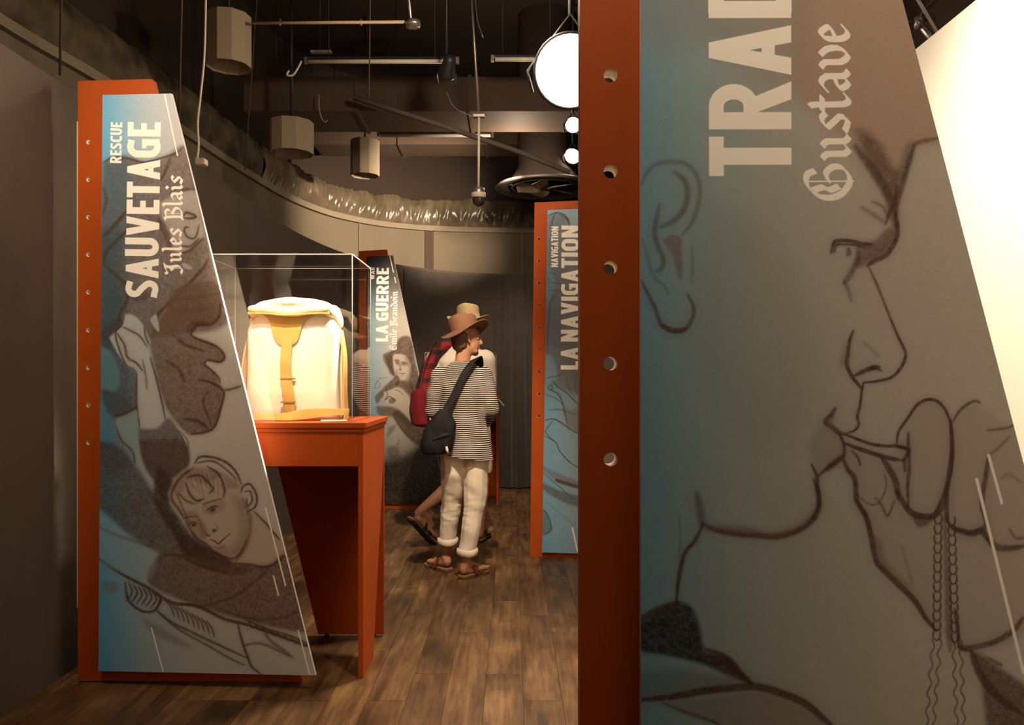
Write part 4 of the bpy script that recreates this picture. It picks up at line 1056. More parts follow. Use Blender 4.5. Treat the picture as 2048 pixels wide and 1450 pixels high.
# ---------------------------------------------------------------- organic shapes
def ico_dirs():
    b = bmesh.new(); bmesh.ops.create_icosphere(b, subdivisions=2, radius=1); v = [x.co.copy() for x in b.verts]; b.free(); return v
DIRS = ico_dirs()
def hull(dst, nodes):
    """solid between ellipsoids: nodes = [(centre, radius or radii), ...]; consecutive ones are bridged"""
    def rad(r): return Vector((r, r, r)) if isinstance(r, (int, float)) else Vector(r)
    pairs = list(zip(nodes[:-1], nodes[1:])) if len(nodes) > 1 else [(nodes[0], nodes[0])]
    for (c0, r0), (c1, r1) in pairs:
        b = bmesh.new()
        for c, r in (((c0, r0), (c1, r1)) if len(nodes) > 1 else ((c0, r0),)):
            r = rad(r); c = Vector(c)
            for d in DIRS: b.verts.new(c + Vector((d.x * r.x, d.y * r.y, d.z * r.z)))
        bmesh.ops.remove_doubles(b, verts=b.verts, dist=1e-5)
        q = bmesh.ops.convex_hull(b, input=b.verts, use_existing_faces=False)
        dead = [g for g in set(q['geom_interior'] + q['geom_unused']) if isinstance(g, bmesh.types.BMVert)]
        bmesh.ops.delete(b, geom=dead, context='VERTS')
        me = bpy.data.meshes.new('t'); b.to_mesh(me); b.free(); dst.from_mesh(me); bpy.data.meshes.remove(me)
def ellipsoid(dst, c, r, rot=None):
    b = bmesh.new(); bmesh.ops.create_icosphere(b, subdivisions=3, radius=1)
    Mx = Matrix.Translation(c) @ (rot.to_4x4() if rot else Matrix()) @ Matrix.Diagonal((r[0], r[1], r[2], 1))
    bmesh.ops.transform(b, matrix=Mx, verts=b.verts)
    me = bpy.data.meshes.new('t'); b.to_mesh(me); b.free(); dst.from_mesh(me); bpy.data.meshes.remove(me)
def blend(name, bm, mat_, parent, voxel=.008, smooth=8, cuts=(), wrinkle=None):
    """one continuous surface from overlapping solids; cuts = planes (co, no) removing what lies on the no side"""
    me = bpy.data.meshes.new(name); bm.to_mesh(me); bm.free()
    o = bpy.data.objects.new(name, me); C.objects.link(o)
    m = o.modifiers.new('r', 'REMESH'); m.mode = 'VOXEL'; m.voxel_size = voxel
    if smooth: s = o.modifiers.new('s', 'SMOOTH'); s.factor = .5; s.iterations = smooth
    dg = bpy.context.evaluated_depsgraph_get(); dg.update()
    me2 = bpy.data.meshes.new_from_object(o.evaluated_get(dg))
    bpy.data.objects.remove(o); bpy.data.meshes.remove(me)
    b = bmesh.new(); b.from_mesh(me2); bpy.data.meshes.remove(me2)
    for co, no in cuts:
        bmesh.ops.bisect_plane(b, geom=b.verts[:] + b.edges[:] + b.faces[:], plane_co=co, plane_no=no, clear_outer=True)
    if wrinkle:
        b.normal_update()
        for v in b.verts: v.co += v.normal * wrinkle(v.co)
    return from_bm(name, b, mat_, parent, True)

# ---------------------------------------------------------------- the backpack in the case
def backpack():
    root = empty('backpack', (-.975, 3.60, 1.071), 0, 'white canvas rucksack with tan flap and webbing, upright in the acrylic case', 'backpack')
    prof = [(0, .205, .085), (.03, .212, .095), (.12, .208, .105), (.24, .204, .105), (.33, .203, .10), (.395, .203, .095), (.44, .184, .085), (.485, .158, .07), (.50, .12, .05)]
    bm = bmesh.new(); rings = []; NZ, NA = 40, 64
    zs = [p[0] for p in prof]
    for i in range(NZ + 1):
        z = .50 * i / NZ; w = np.interp(z, zs, [p[1] for p in prof]); d = np.interp(z, zs, [p[2] for p in prof]); ring = []
        for k in range(NA):
            a = 2 * math.pi * k / NA; c, s = math.cos(a), math.sin(a); e = .55
            x = w * math.copysign(abs(c) ** e, c); y = d * math.copysign(abs(s) ** e, s)
            q = .007 * noise.noise((x * 7, z * 5, y * 7)) + .004 * math.sin(x * 16 + z * 9) * (z < .4)
            ring.append(bm.verts.new((x * (1 + q * 2), y * (1 + q * 6), z)))
        rings.append(ring)
    for i in range(NZ):
        for k in range(NA): bm.faces.new((rings[i][k], rings[i][(k + 1) % NA], rings[i + 1][(k + 1) % NA], rings[i + 1][k]))
    bm.faces.new(rings[0][::-1]); bm.faces.new(rings[-1])
    from_bm('body', bm, M['canvas'], root, True)
    # top flap: a drooping padded lid
    b = bmesh.new()
    nodes = [((-.170 + .034 * k, -.01, .488 + .022 * math.sin(math.pi * (k + .6) / 11.2) - (.02 if k in (0, 10) else 0)), (.028, .115 - .004 * abs(k - 5), .026 + .008 * math.sin(math.pi * k / 10))) for k in range(11)]
    hull(b, nodes)
    hull(b, [((-.160 + .032 * k, -.098 - .008 * math.sin(math.pi * k / 10), .486 - .016 * math.exp(-((k - 5) / 3) ** 2)), (.026, .026, .020)) for k in range(11)])
    for sx in (-1, 1): hull(b, [((sx * .172, .02, .485), (.020, .075, .028)), ((sx * .196, .03, .435), (.012, .05, .03))])
    lid = blend('flap', b, M['canvas_tan'], root, .006, 6, (), lambda c: .004 * noise.noise((c.x * 16, c.y * 22, c.z * 16)))
    # stitched hem of the flap
    hem = [(-.178 + .0356 * k, -.131 + .0009 * (k - 5) ** 2, .474 + .006 * math.cos((k - 5) * .55) - .022 * math.exp(-((k - 5) / 3) ** 2) + .0) for k in range(11)]
    ribbon('hem', hem, (0, .002, .0035), (0, .003, 0), M['leather'], root)
    # yoke and straps on the front
    def yf(z): return -np.interp(z, zs, [p[2] for p in prof]) - .006
    yoke = [(-.135, .474), (-.092, .440), (-.074, .390), (-.062, .355), (-.042, .332), (-.012, .325), (.014, .328), (.038, .346), (.050, .385), (.062, .425), (.090, .452), (.135, .474)]
    sm = smooth_line(yoke, 4); bm = board_bm([(a, z) for a, z in sm], .006)
    for v in bm.verts: v.co.y = yf(v.co.z) - .004 + (v.co.y)
    from_bm('yoke', bm, M['leather'], root)
    line = [(-.008, z) for z in np.linspace(.355, .01, 14)]
    pts = [(x + .014 * (1 - z / .35) ** 2 + .004 * math.sin(z * 20), yf(z) - .004 - .004 * math.sin(z * 9), z) for x, z in line]
    st = ribbon('strap', pts, (.0235, 0, 0), (0, .0025, 0), M['leather'], root)
    for z in (.18, .078): box('keeper', -.033, .033, yf(z) - .012, yf(z) - .004, z - .003, z + .003, M['steel_dull'], st)
    # waist belt lying in front of the base
    bp_ = [(-.235, -.02, .02), (-.215, -.10, .022), (-.16, -.128, .018), (-.08, -.150, .017), (0, -.158, .018), (.07, -.150, .026), (.14, -.135, .034), (.21, -.115, .036), (.262, -.10, .034)]
    sm = smooth_line(bp_, 5)
    ribbon('waist_belt', [tuple(p) for p in sm], [(0, .006, .017 + .004 * math.sin(i * .3)) for i in range(len(sm))], (0, .0022, .0005), M['leather'], root)
    for sx in (-1, 1):
        pts = [(sx * .200, .02, .40), (sx * .222, .0, .28), (sx * (.232 if sx < 0 else .228), -.02, .12), (sx * .236, -.03, .0)]
        sm = smooth_line(pts, 5)
        ribbon('shoulder_strap', [tuple(p) for p in sm], (.004, .022, 0), (.003, 0, .001), M['leather'], root)
    return root
M['canvas_tan'] = mat('cream_canvas_flap', (.80, .67, .44), .85, var=.16, scale=9, bump=.15, bscale=250, spec=.2)
M['steel_dull'] = mat('dull_brass', (.30, .20, .08), .5, .6)
backpack()
rc = box('card', -.055, .055, -.05, .05, 0, .004, M['card'], None)
rc.name = 'caption_card'; rc.location = (-.765, 3.44, 1.0685); rc.rotation_euler = (0, 0, R(12))
tag(rc, 'blank white caption card lying in the case beside the backpack', 'caption card')

# ---------------------------------------------------------------- people
def hand_nodes(bm, wrist, fwd, side, palm_n, curl=.5, size=1.0):
    """five separate fingers on a palm; side points to the thumb"""
    w, f, s, n = Vector(wrist), Vector(fwd).normalized(), Vector(side).normalized(), Vector(palm_n).normalized()
    k = size
    hull(bm, [(w, .020 * k), (w + f * .035 * k, (.022 * k, .022 * k, .022 * k))])
    for j in (-1.5, -.5, .5, 1.5):
        hull(bm, [(w + f * .02 * k + s * j * .010 * k, .013 * k), (w + f * .085 * k + s * j * .019 * k, .011 * k)])
    for j, L in ((-1.5, .058), (-.5, .070), (.5, .075), (1.5, .066)):
        p = w + f * .088 * k + s * j * .019 * k; d = f.copy(); nodes = [(p, .0092 * k)]
        for seg, fr in ((0, .45), (1, .32), (2, .23)):
            d = (d * math.cos(curl * .55) + n * math.sin(curl * .55)).normalized(); p = p + d * L * fr * k; nodes.append((p, (.0088 - .0008 * seg) * k))
        hull(bm, nodes)
    t = w + f * .025 * k + s * .026 * k
    hull(bm, [(t, .013 * k), (t + (f * .6 + s * .7 + n * .3).normalized() * .034 * k, .0105 * k), (t + (f * .6 + s * .7 + n * .3).normalized() * .034 * k + (f + s * .25 + n * .3).normalized() * .030 * k, .009 * k)])
def head_nodes(bm, c, face, k=1.0):
    """skull, jaw, nose, brow, lips, ears; face is the horizontal direction of the nose"""
    c, f = Vector(c), Vector(face).normalized(); s = Vector((f.y, -f.x, 0)); u = Vector((0, 0, 1))
    rot = Matrix((s, f, u)).transposed()
    ellipsoid(bm, c + u * .025 * k - f * .008 * k, (.074 * k, .094 * k, .092 * k), rot)
    ellipsoid(bm, c + f * .022 * k - u * .035 * k, (.060 * k, .068 * k, .075 * k), rot)
    hull(bm, [(c + f * .068 * k - u * .088 * k, .022 * k), (c + f * .05 * k - u * .075 * k + s * .028 * k, .022 * k)])
    hull(bm, [(c + f * .068 * k - u * .088 * k, .022 * k), (c + f * .05 * k - u * .075 * k - s * .028 * k, .022 * k)])
    hull(bm, [(c + f * .088 * k + u * .018 * k, .010 * k), (c + f * .108 * k - u * .026 * k, .013 * k)])
    for q in (-1, 1): hull(bm, [(c + f * .094 * k - u * .032 * k + s * q * .006 * k, .009 * k), (c + f * .090 * k - u * .032 * k + s * q * .012 * k, .008 * k)])
    hull(bm, [(c + f * .078 * k + u * .026 * k + s * .035 * k, .012 * k), (c + f * .086 * k + u * .026 * k, .010 * k), (c + f * .078 * k + u * .026 * k - s * .035 * k, .012 * k)])
    hull(bm, [(c + f * .082 * k - u * .056 * k + s * .018 * k, .008 * k), (c + f * .090 * k - u * .056 * k, .009 * k), (c + f * .082 * k - u * .056 * k - s * .018 * k, .008 * k)])
    for q in (-1, 1):
        e = c + s * q * .076 * k - u * .002 * k
        hull(bm, [(e + u * .022 * k - f * .006 * k, (.007 * k, .010 * k, .010 * k)), (e - f * .012 * k, (.008 * k, .010 * k, .012 * k)), (e - u * .024 * k, (.006 * k, .008 * k, .008 * k))])
    return c, f, s, u
def face_parts(root, c, f, s, u, k=1.0):
    for q in (-1, 1):
        b = bmesh.new(); ellipsoid(b, c + f * .0655 * k + u * .004 * k + s * q * .030 * k, (.0115 * k, .0115 * k, .008 * k)); e = from_bm('eye', b, M['eye'], root, True)
        b = bmesh.new(); ellipsoid(b, c + f * .0738 * k + u * .004 * k + s * q * .030 * k, (.0045 * k, .005 * k, .005 * k)); from_bm('pupil', b, M['black'], e, True)
        tube('eyebrow', [c + f * .082 * k + u * .030 * k + s * q * .012 * k + f * .010 * k, c + f * .090 * k + u * .036 * k + s * q * .030 * k, c + f * .074 * k + u * .030 * k + s * q * .050 * k], [.003, .004, .002], M['hair'], root, 6)
    tube('mouth', [c + f * .088 * k - u * .058 * k + s * .022 * k, c + f * .0985 * k - u * .057 * k, c + f * .088 * k - u * .058 * k - s * .022 * k], [.002, .004, .002], M['lip'], root, 6)
def foot_nodes(bm, ankle, heel, toe):
    a, h, t = Vector(ankle), Vector(heel), Vector(toe); d = (t - h).normalized(); s = d.cross(Vector((0, 0, 1))).normalized()
    hull(bm, [(a, .034), (h + Vector((0, 0, .012)), .028)])
    hull(bm, [(a - Vector((0, 0, .01)), .032), (h.lerp(t, .55) + Vector((0, 0, .012)), .026)])
    hull(bm, [(h + Vector((0, 0, .006)), .026), (h.lerp(t, .6), .030)])
    for j in (-1, 0, 1): hull(bm, [(h.lerp(t, .55) + s * j * .022, .020), (h.lerp(t, .80) + s * j * .028, .017)])
    for j, L in ((-2, .90), (-1, .96), (0, 1.0), (1, 1.02), (2, 1.03)): hull(bm, [(h.lerp(t, .78) + s * j * .016, .011), (h.lerp(t, L) + s * j * .016, .0095 + .0015 * (j == 2))])
def sandal(root, heel, toe, up, sole_mat, strap_mat, drop=.030):
    h, t, u = Vector(heel), Vector(toe), Vector(up).normalized(); d = (t - h).normalized(); s = d.cross(u).normalized()
    o = empty('sandal', (0, 0, 0)); o.parent = root
    L = (t - h).length + .055; prof = [(-.5, .020), (-.46, .030), (-.3, .034), (-.05, .033), (.2, .042), (.36, .042), (.46, .030), (.5, .014)]
    mid = (h + t) / 2 - u * drop
    out = [(a * L, w) for a, w in prof] + [(a * L, -w) for a, w in prof[::-1]]; out = smooth_line(out + out[:1], 3)[:-1]
    for nm, z0, z1, m_ in (('sole', -.022, -.004, sole_mat), ('footbed', -.004, .004, M['cork'])):
        bm = bmesh.new(); rows = []
        for zz in (z0, z1): rows.append([bm.verts.new(mid + d * a + s * b + u * zz) for a, b in out])
        n = len(out)
        for i in range(n): bm.faces.new((rows[0][i], rows[0][(i + 1) % n], rows[1][(i + 1) % n], rows[1][i]))
        bm.faces.new(rows[0][::-1]); bm.faces.new(rows[1]); from_bm(nm, bm, m_, o)
    for a, hh, w in ((.12, .058, .020), (-.06, .070, .014)):
        pts = [mid + d * a * L + s * .043 * math.cos(q) + u * (.0 + hh * math.sin(q)) - d * .02 * math.sin(q) for q in np.linspace(0, math.pi, 11)]
        ribbon('strap', [tuple(p) for p in pts], tuple(d * w), tuple(u * .0015 + s * .0012), strap_mat, o)
    return o
def brim_hat(root, c, r_crown, h_crown, r_brim, m, tilt, roll, band_m=None, name='hat', dent=.02, up=.02):
    """crown with a pinched top, brim waving up at the sides"""
    hat = empty(name, c, 0); hat.rotation_euler = tilt; hat.parent = root
    def crown(p, a, r):
        if p.z > h_crown * .9: p.z -= dent * max(0, 1 - (p.y / r_crown) ** 2) * (.4 + .6 * abs(math.cos(a)))
        p.y *= 1.12; return p
    prof = [(r_crown, -.012), (r_crown * 1.0, 0), (r_crown * .98, h_crown * .35), (r_crown * .95, h_crown * .7), (r_crown * .88, h_crown * .92), (r_crown * .72, h_crown), (r_crown * .4, h_crown * 1.02), (.001, h_crown * 1.02)]
    lathe('crown', prof, m, hat, 36, (0, 0, 0), True, crown)
    def brim(p, a, r):
        t = (r - r_crown) / (r_brim - r_crown); p.y *= 1.10
        p.z += t * t * (up * math.cos(2 * a + .3) + roll * math.cos(a)) - .010 * t; return p
    rr = [r_crown * .97 + (r_brim - r_crown * .97) * q for q in (0, .25, .5, .75, .95, 1)]
    lathe('brim', [(q, -.004) for q in rr] + [(r_brim + .002, -.001)] + [(q, .002) for q in rr[::-1]], m, hat, 48, (0, 0, 0), True, brim)
    if band_m: lathe('hat_band', [(r_crown * 1.012, .002), (r_crown * 1.012, .024), (r_crown * .99, .026)], band_m, hat, 36, (0, 0, 0), True, lambda p, a, r: Vector((p.x, p.y * 1.12, p.z)))
    return hat

def woman():
    X0, Y0 = -.294, 5.0
    root = empty('person', (X0, Y0, 0), 0, 'person seen from behind in striped top, white rolled trousers and brown hat', 'person')
    face = Vector((.90, .43, 0)); hc = Vector((.004, .0, 1.500))
    b = bmesh.new()
    c, f, s, u = head_nodes(b, hc, face, .98)
    hull(b, [((-.018, .0, 1.34), (.052, .05, .03)), ((-.004, -.004, 1.45), (.047, .050, .03))])
    hull(b, [((-.02, .01, 1.340), (.08, .05, .03)), ((-.02, .0, 1.26), (.14, .08, .05)), ((-.02, .01, 1.08), (.115, .08, .06)), ((-.01, .01, .90), (.135, .095, .06))])
    legs = {'R': [(.070, .01, .84), (.062, .02, .47), (.004, .01, .10)], 'L': [(-.075, .03, .84), (-.092, .12, .48), (-.135, .20, .10)]}
    for q in legs.values(): hull(b, [(q[0], .085), (q[1], .052), (tuple(Vector(q[1]).lerp(Vector(q[2]), .35)), .050), (q[2], .030)])
    foot_nodes(b, legs['R'][2], (-.010, .0, .050), (.115, .150, .046)); foot_nodes(b, legs['L'][2], (-.125, .185, .055), (-.255, .33, .044))
    arms = {'R': [(.128, .0, 1.272), (.166, -.01, 1.055), (.135, .17, .96)], 'L': [(-.168, .0, 1.272), (-.205, .0, 1.05), (-.16, .19, .99)]}
    for q in arms.values(): hull(b, [(q[0], .045), (q[1], .034), (q[2], .024)])
    hand_nodes(b, (.125, .195, .955), (-.6, .75, .1), (.1, .1, 1), (-.8, -.5, 0), 1.0, .92)
    hand_nodes(b, (-.15, .215, .985), (.6, .75, .05), (-.1, .1, 1), (.8, -.5, 0), 1.0, .92)
    blend('body', b, M['skin'], root, .0055, 5)
    face_parts(root, c, f, s, u, .98)
    # hair at the nape, tied low under the hat
    b = bmesh.new(); hull(b, [(hc + Vector((-.026, -.012, .018)), (.066, .084, .054)), (hc + Vector((-.032, -.020, -.035)), (.055, .066, .050)), (hc + Vector((-.034, -.030, -.062)), (.034, .034, .03))])
    blend('hair', b, M['hair'], root, .007, 3, (), lambda p: .004 * noise.noise((p.x * 60, p.y * 60, p.z * 9)))
    # top
    b = bmesh.new()
    hull(b, [((-.018, .0, 1.352), (.072, .060, .016)), ((-.020, .0, 1.300), (.140, .085, .03)), ((-.025, .0, 1.22), (.158, .108, .04)), ((-.022, .0, 1.08), (.146, .108, .04)), ((-.008, .0, .96), (.150, .118, .04)), ((.010, .0, .84), (.166, .132, .04)), ((.012, .0, .72), (.175, .140, .03))])
    for q, e in ((arms['R'], -.01), (arms['L'], .012)):
        hull(b, [(tuple(Vector(q[0]) + Vector((e, 0, 0))), .060), (tuple(Vector(q[0]).lerp(Vector(q[1]), .5)), .054), (q[1], .048), (q[2], .034)])
    wr = lambda p: .005 * noise.noise((p.x * 9 + p.z * 10, p.y * 9, p.z * 7)) + .003 * noise.noise((p.x * 25, p.y * 25, p.z * 14))
    blend('striped_top', b, M['stripe'], root, .008, 6, (((-.02, 0, 1.358), (0, .10, 1)), ((.012, -.1, .765), (-.14, .10, -1)), ((arms['R'][2][0], .165, .96), (-.3, .9, 0)), ((arms['L'][2][0], .185, .99), (.3, .9, 0))), wr)
    # trousers with rolled cuffs
    b = bmesh.new()
    hull(b, [((.010, .02, .90), (.148, .110, .05)), ((.0, .02, .80), (.158, .118, .05))])
    for k_, cu in (('R', ((.016, .012, .185))), ('L', ((-.120, .178, .215)))):
        q = legs[k_]; sg = 1 if k_ == 'R' else -1
        hull(b, [((q[0][0] + .005 * sg, q[0][1], .80), (.085, .112, .06)), ((q[0][0] * .95, q[0][1] + .01, .66), (.082, .098, .05)), ((q[1][0], q[1][1], .48), (.070, .078, .05)), (tuple(Vector(q[1]).lerp(Vector(cu), .55)), (.062, .066, .04)), (cu, (.056, .058, .03))])
    wr2 = lambda p: .007 * noise.noise((p.x * 10 + p.z * 6, p.y * 10, p.z * 9)) + .0025 * noise.noise((p.x * 14 + p.z * 20, p.y * 14, p.z * 14)) + .0035 * math.exp(-((p.z - .42) / .09) ** 2) * noise.noise((p.x * 12, p.y * 12, p.z * 55))
    blend('trousers', b, M['linen'], root, .0075, 6, (((.0, 0, .172), (0, 0, -1)),), wr2)
    for cx_, cy_, cz_ in ((.014, .012, .168), (-.122, .180, .200)):
        lathe('cuff', [(.058, .022), (.066, .018), (.068, .0), (.066, -.018), (.058, -.022), (.054, -.018), (.054, .018), (.058, .022)], M['linen'], root, 28, (cx_, cy_, cz_), True,
              lambda p, a, r: Vector((p.x + .002 * math.sin(3 * a), p.y, p.z + .004 * math.sin(2 * a + 1))))
    sandal(root, (-.010, .0, .052), (.115, .150, .052), (0, 0, 1), M['sandal'], M['sandal'], .030)
    sandal(root, (-.125, .185, .052), (-.255, .33, .052), (0, 0, 1), M['sandal'], M['sandal'], .030)
    brim_hat(root, hc + Vector((-.006, -.006, .058)), .093, .104, .150, M['brown_hat'], (R(4), R(-15), R(-20)), .012, None, up=.022)
    return root
woman()

def man():
    X0, Y0 = -.40, 6.1
    root = empty('person', (X0, Y0, 0), 0, 'person in straw hat and white shirt stepping away, one bare leg lifted behind', 'person')
    face = Vector((.80, .60, 0)); hc = Vector((.065, .0, 1.655))
    b = bmesh.new(); c, f, s, u = head_nodes(b, hc, face, 1.02)
    hull(b, [((.02, .0, 1.48), (.06, .06, .03)), ((.055, .0, 1.60), (.055, .058, .03))])
    hull(b, [((.01, .0, 1.46), (.15, .07, .03)), ((.0, .0, 1.38), (.19, .10, .05)), ((.02, .02, 1.15), (.15, .10, .06)), ((.06, .02, .98), (.15, .11, .07))])
    st = [(.13, .03, .90), (.165, .05, .50), (.155, .04, .10)]
    lf = [(.015, .03, .92), (.070, .06, .545), (-.265, -.16, .285)]
    hull(b, [(st[0], .095), (st[1], .060), (tuple(Vector(st[1]).lerp(Vector(st[2]), .35)), .058), (st[2], .036)])
    hull(b, [(lf[0], .095), (lf[1], .064), (tuple(Vector(lf[1]).lerp(Vector(lf[2]), .30)), .064), (tuple(Vector(lf[1]).lerp(Vector(lf[2]), .8)), .042), (lf[2], .036)])
    foot_nodes(b, st[2], (.150, .02, .050), (.200, .25, .046))
    # trailing foot, toes down
    heel, toe = Vector((-.315, -.19, .235)), Vector((-.175, -.05, .045))
    hull(b, [(lf[2], .036), (heel + Vector((.02, .02, .02)), .032)]); hull(b, [(lf[2], .034), (heel.lerp(toe, .55) + Vector((.03, .02, .02)), .026)])
    sv = (toe - heel).normalized().cross(Vector((.6, .5, .62))).normalized()
    for j in (-1, 0, 1): hull(b, [(heel.lerp(toe, .1) + sv * j * .010, .026), (heel.lerp(toe, .8) + sv * j * .026, .018)])
    for j in (-2, -1, 0, 1, 2): hull(b, [(heel.lerp(toe, .78) + sv * j * .017, .012), (heel.lerp(toe, 1.0 + .015 * j) + sv * j * .017, .010)])
    arms = {'R': [(.20, .0, 1.40), (.215, .10, 1.13), (.10, .30, 1.10)], 'L': [(-.19, .0, 1.40), (-.225, -.02, 1.12), (-.15, .17, 1.06)]}
    for q in arms.values(): hull(b, [(q[0], .052), (q[1], .042), (q[2], .028)])
    hand_nodes(b, (.085, .325, 1.10), (-.7, .6, .1), (.1, .1, 1), (-.6, -.6, 0), .9, 1.05); hand_nodes(b, (-.14, .195, 1.06), (.5, .8, .1), (-.1, .1, 1), (.6, -.6, 0), .9, 1.05)
    blend('body', b, M['skin'], root, .0065, 5)
    face_parts(root, c, f, s, u, 1.02)
    b = bmesh.new(); hull(b, [(hc + Vector((-.02, -.02, .03)), (.075, .085, .06)), (hc + Vector((-.03, -.03, -.03)), (.06, .065, .04))])
    blend('hair', b, M['grey_hair'], root, .008, 3, (), lambda p: .003 * noise.noise((p.x * 60, p.y * 60, p.z * 9)))
    b = bmesh.new()
    hull(b, [((.02, .0, 1.515), (.07, .065, .02)), ((.01, .0, 1.475), (.15, .085, .03)), ((.0, .0, 1.38), (.205, .12, .05)), ((.02, .02, 1.15), (.172, .125, .06)), ((.055, .02, .93), (.180, .135, .05))])
    for q in arms.values(): hull(b, [(q[0], .075), (tuple(Vector(q[0]).lerp(Vector(q[1]), .9)), .070)])
    blend('shirt', b, M['shirt'], root, .010, 6, (((0, 0, 1.522), (0, .1, 1)), ((0, 0, .90), (0, 0, -1))), lambda p: .007 * noise.noise((p.x * 9, p.y * 9, p.z * 6)))
    b = bmesh.new(); hull(b, [((.06, .02, .96), (.165, .12, .05)), ((.07, .03, .84), (.170, .125, .05))])
    hull(b, [(st[0], .11), (tuple(Vector(st[0]).lerp(Vector(st[1]), .88)), .090)]); hull(b, [(lf[0], .11), (tuple(Vector(lf[0]).lerp(Vector(lf[1]), .97)), .088)])
    blend('shorts', b, M['khaki'], root, .010, 6, (((0, 0, .535), (0, 0, -1)),), lambda p: .006 * noise.noise((p.x * 10, p.y * 10, p.z * 10)))
    # plaid shirt slung over the left shoulder and hanging down the side
    b = bmesh.new()
    hull(b, [((-.10, -.04, 1.505), (.050, .085, .030)), ((-.17, -.035, 1.44), (.058, .100, .035)), ((-.235, -.04, 1.33), (.055, .105, .045)), ((-.262, -.045, 1.20), (.060, .105, .05)), ((-.275, -.045, 1.10), (.060, .10, .05))])
    blend('plaid_overshirt', b, M['plaid'], root, .009, 5, (), lambda p: .010 * noise.noise((p.x * 9, p.y * 9, p.z * 8)) + .004 * noise.noise((p.x * 28, p.y * 28, p.z * 18)))
    sandal(root, (.150, .02, .052), (.200, .25, .052), (0, 0, 1), M['black_sole'], M['black'], .030)
    sandal(root, heel, toe, (.62, .55, .58), M['black_sole'], M['black'], .034)
    brim_hat(root, hc + Vector((.0, .0, .062)), .088, .115, .158, M['straw'], (R(3), R(-2), R(-10)), -.004, M['cream'], up=.026)
    return root
man()
# red tote hanging from his left shoulder
def red_bag():
    root = empty('shoulder_bag', (-.665, 5.80, .93), 0, 'dark red cloth bag with cream binding at the hip of the visitor in straw hat', 'bag')
    b = bmesh.new(); hull(b, [((0, 0, .22), (.070, .10, .03)), ((.0, 0, .10), (.080, .115, .04)), ((.012, 0, .0), (.082, .11, .03))])
    blend('body', b, M['red'], root, .009, 6, (), lambda p: .006 * noise.noise((p.x * 11, p.y * 11, p.z * 9)))
    sm = smooth_line([(.072, -.105, .23), (.084, -.118, .10), (.100, -.112, .0)], 5)
    ribbon('binding', [tuple(p) for p in sm], (.014, .002, 0), (0, .004, 0), M['cream'], root)
    sm = smooth_line([(.0, .0, .22), (.01, .05, .34), (.04, .10, .46), (.082, .17, .585), (.09, .27, .610), (.09, .38, .545), (.09, .42, .45)], 6)
    ribbon('strap', [tuple(p) for p in sm], (0, .022, 0), (.003, 0, .002), M['red'], root)
red_bag()
def black_bag():
    root = empty('shoulder_bag', (-.42, 4.83, .78), 0, 'black slouchy shoulder bag on a wide strap across the striped top', 'bag')
    # coordinates relative to the root; pixel positions at about 4.85 m
    def q(px, py, y=0): X, Y, Z = P(px, py, 4.83 + y); return Vector((X + .42, y, Z - .78))
    b = bmesh.new()
    hull(b, [(q(884, 828), (.030, .03, .03)), (q(872, 858), (.075, .05, .04)), (q(868, 888), (.088, .06, .04)), (q(868, 903), (.080, .055, .025))])
    hull(b, [(q(893, 818), (.018, .02, .02)), (q(896, 850), (.050, .04, .04)), (q(892, 895), (.045, .045, .03))])
    blend('body', b, M['bag'], root, .007, 6, (), lambda p: .006 * noise.noise((p.x * 14, p.y * 14, p.z * 9)) + .003 * noise.noise((p.x * 40, p.y * 40, p.z * 12)))
    sm = smooth_line([q(884, 850, .00), q(893, 818, .01), q(912, 782, .025), q(928, 748, .04), q(941, 728, .062), q(949, 719, .12), q(953, 716, .17), q(957, 722, .22), q(958, 745, .29), q(954, 790, .31)], 6)
    ribbon('strap', [tuple(p) for p in sm], [tuple(Vector((.029, .0, .013)) ) for i in range(len(sm))], (0, .003, .001), M['bag'], root)
    sm = smooth_line([q(866, 880, -.062), q(884, 870, -.062), q(900, 868, -.05)], 4)
    tube('zip', [tuple(p) for p in sm], .003, M['black'], root)
    tube('charm', [q(893, 893, -.055), q(894, 900, -.058), q(896, 907, -.055)], [.006, .009, .005], M['cream'], root)
black_bag()

# ---------------------------------------------------------------- curtain at the end of the aisle
def curtain():
    bm = bmesh.new(); rows = []; NU, NV = 420, 24; x0, x1 = -1.16, .75; lw = smooth_line(LOW, 12)
    lw = lw[len(lw) // 2:]
    for j in range(NV + 1):
        v = j / NV; z = .012 + (2.44 - .012) * v; row = []
        for i in range(NU + 1):
            uu = i / NU; x = x0 + (x1 - x0) * uu; fold = max(0, min(1, (x + .22) / .22))
            amp = .004 + .050 * fold * (1 - .65 * v)
            t = x * 38; w = math.sin(t + 1.4 * noise.noise((x * 4, 1, 0)) + .5 * (1 - v)) + .5 * math.sin(t * 2 + 3 * noise.noise((x * 3, v, 4)))
            yw = float(np.interp(x, lw[:, 0], lw[:, 1]))
            row.append(bm.verts.new((x, yw - .02 - .10 * fold - .04 * (1 - v) * fold + amp * w * .62, z + (.004 * noise.noise((x * 40, 0, 1)) if j == 0 else 0))))
        rows.append(row)
    for j in range(NV):
        for i in range(NU): bm.faces.new((rows[j][i], rows[j][i + 1], rows[j + 1][i + 1], rows[j + 1][i]))
    return tag(from_bm('curtain', bm, M['curtain'], None, True), 'dark grey floor-length cloth curtain hanging in folds at the end of the aisle', 'curtain')
curtain()

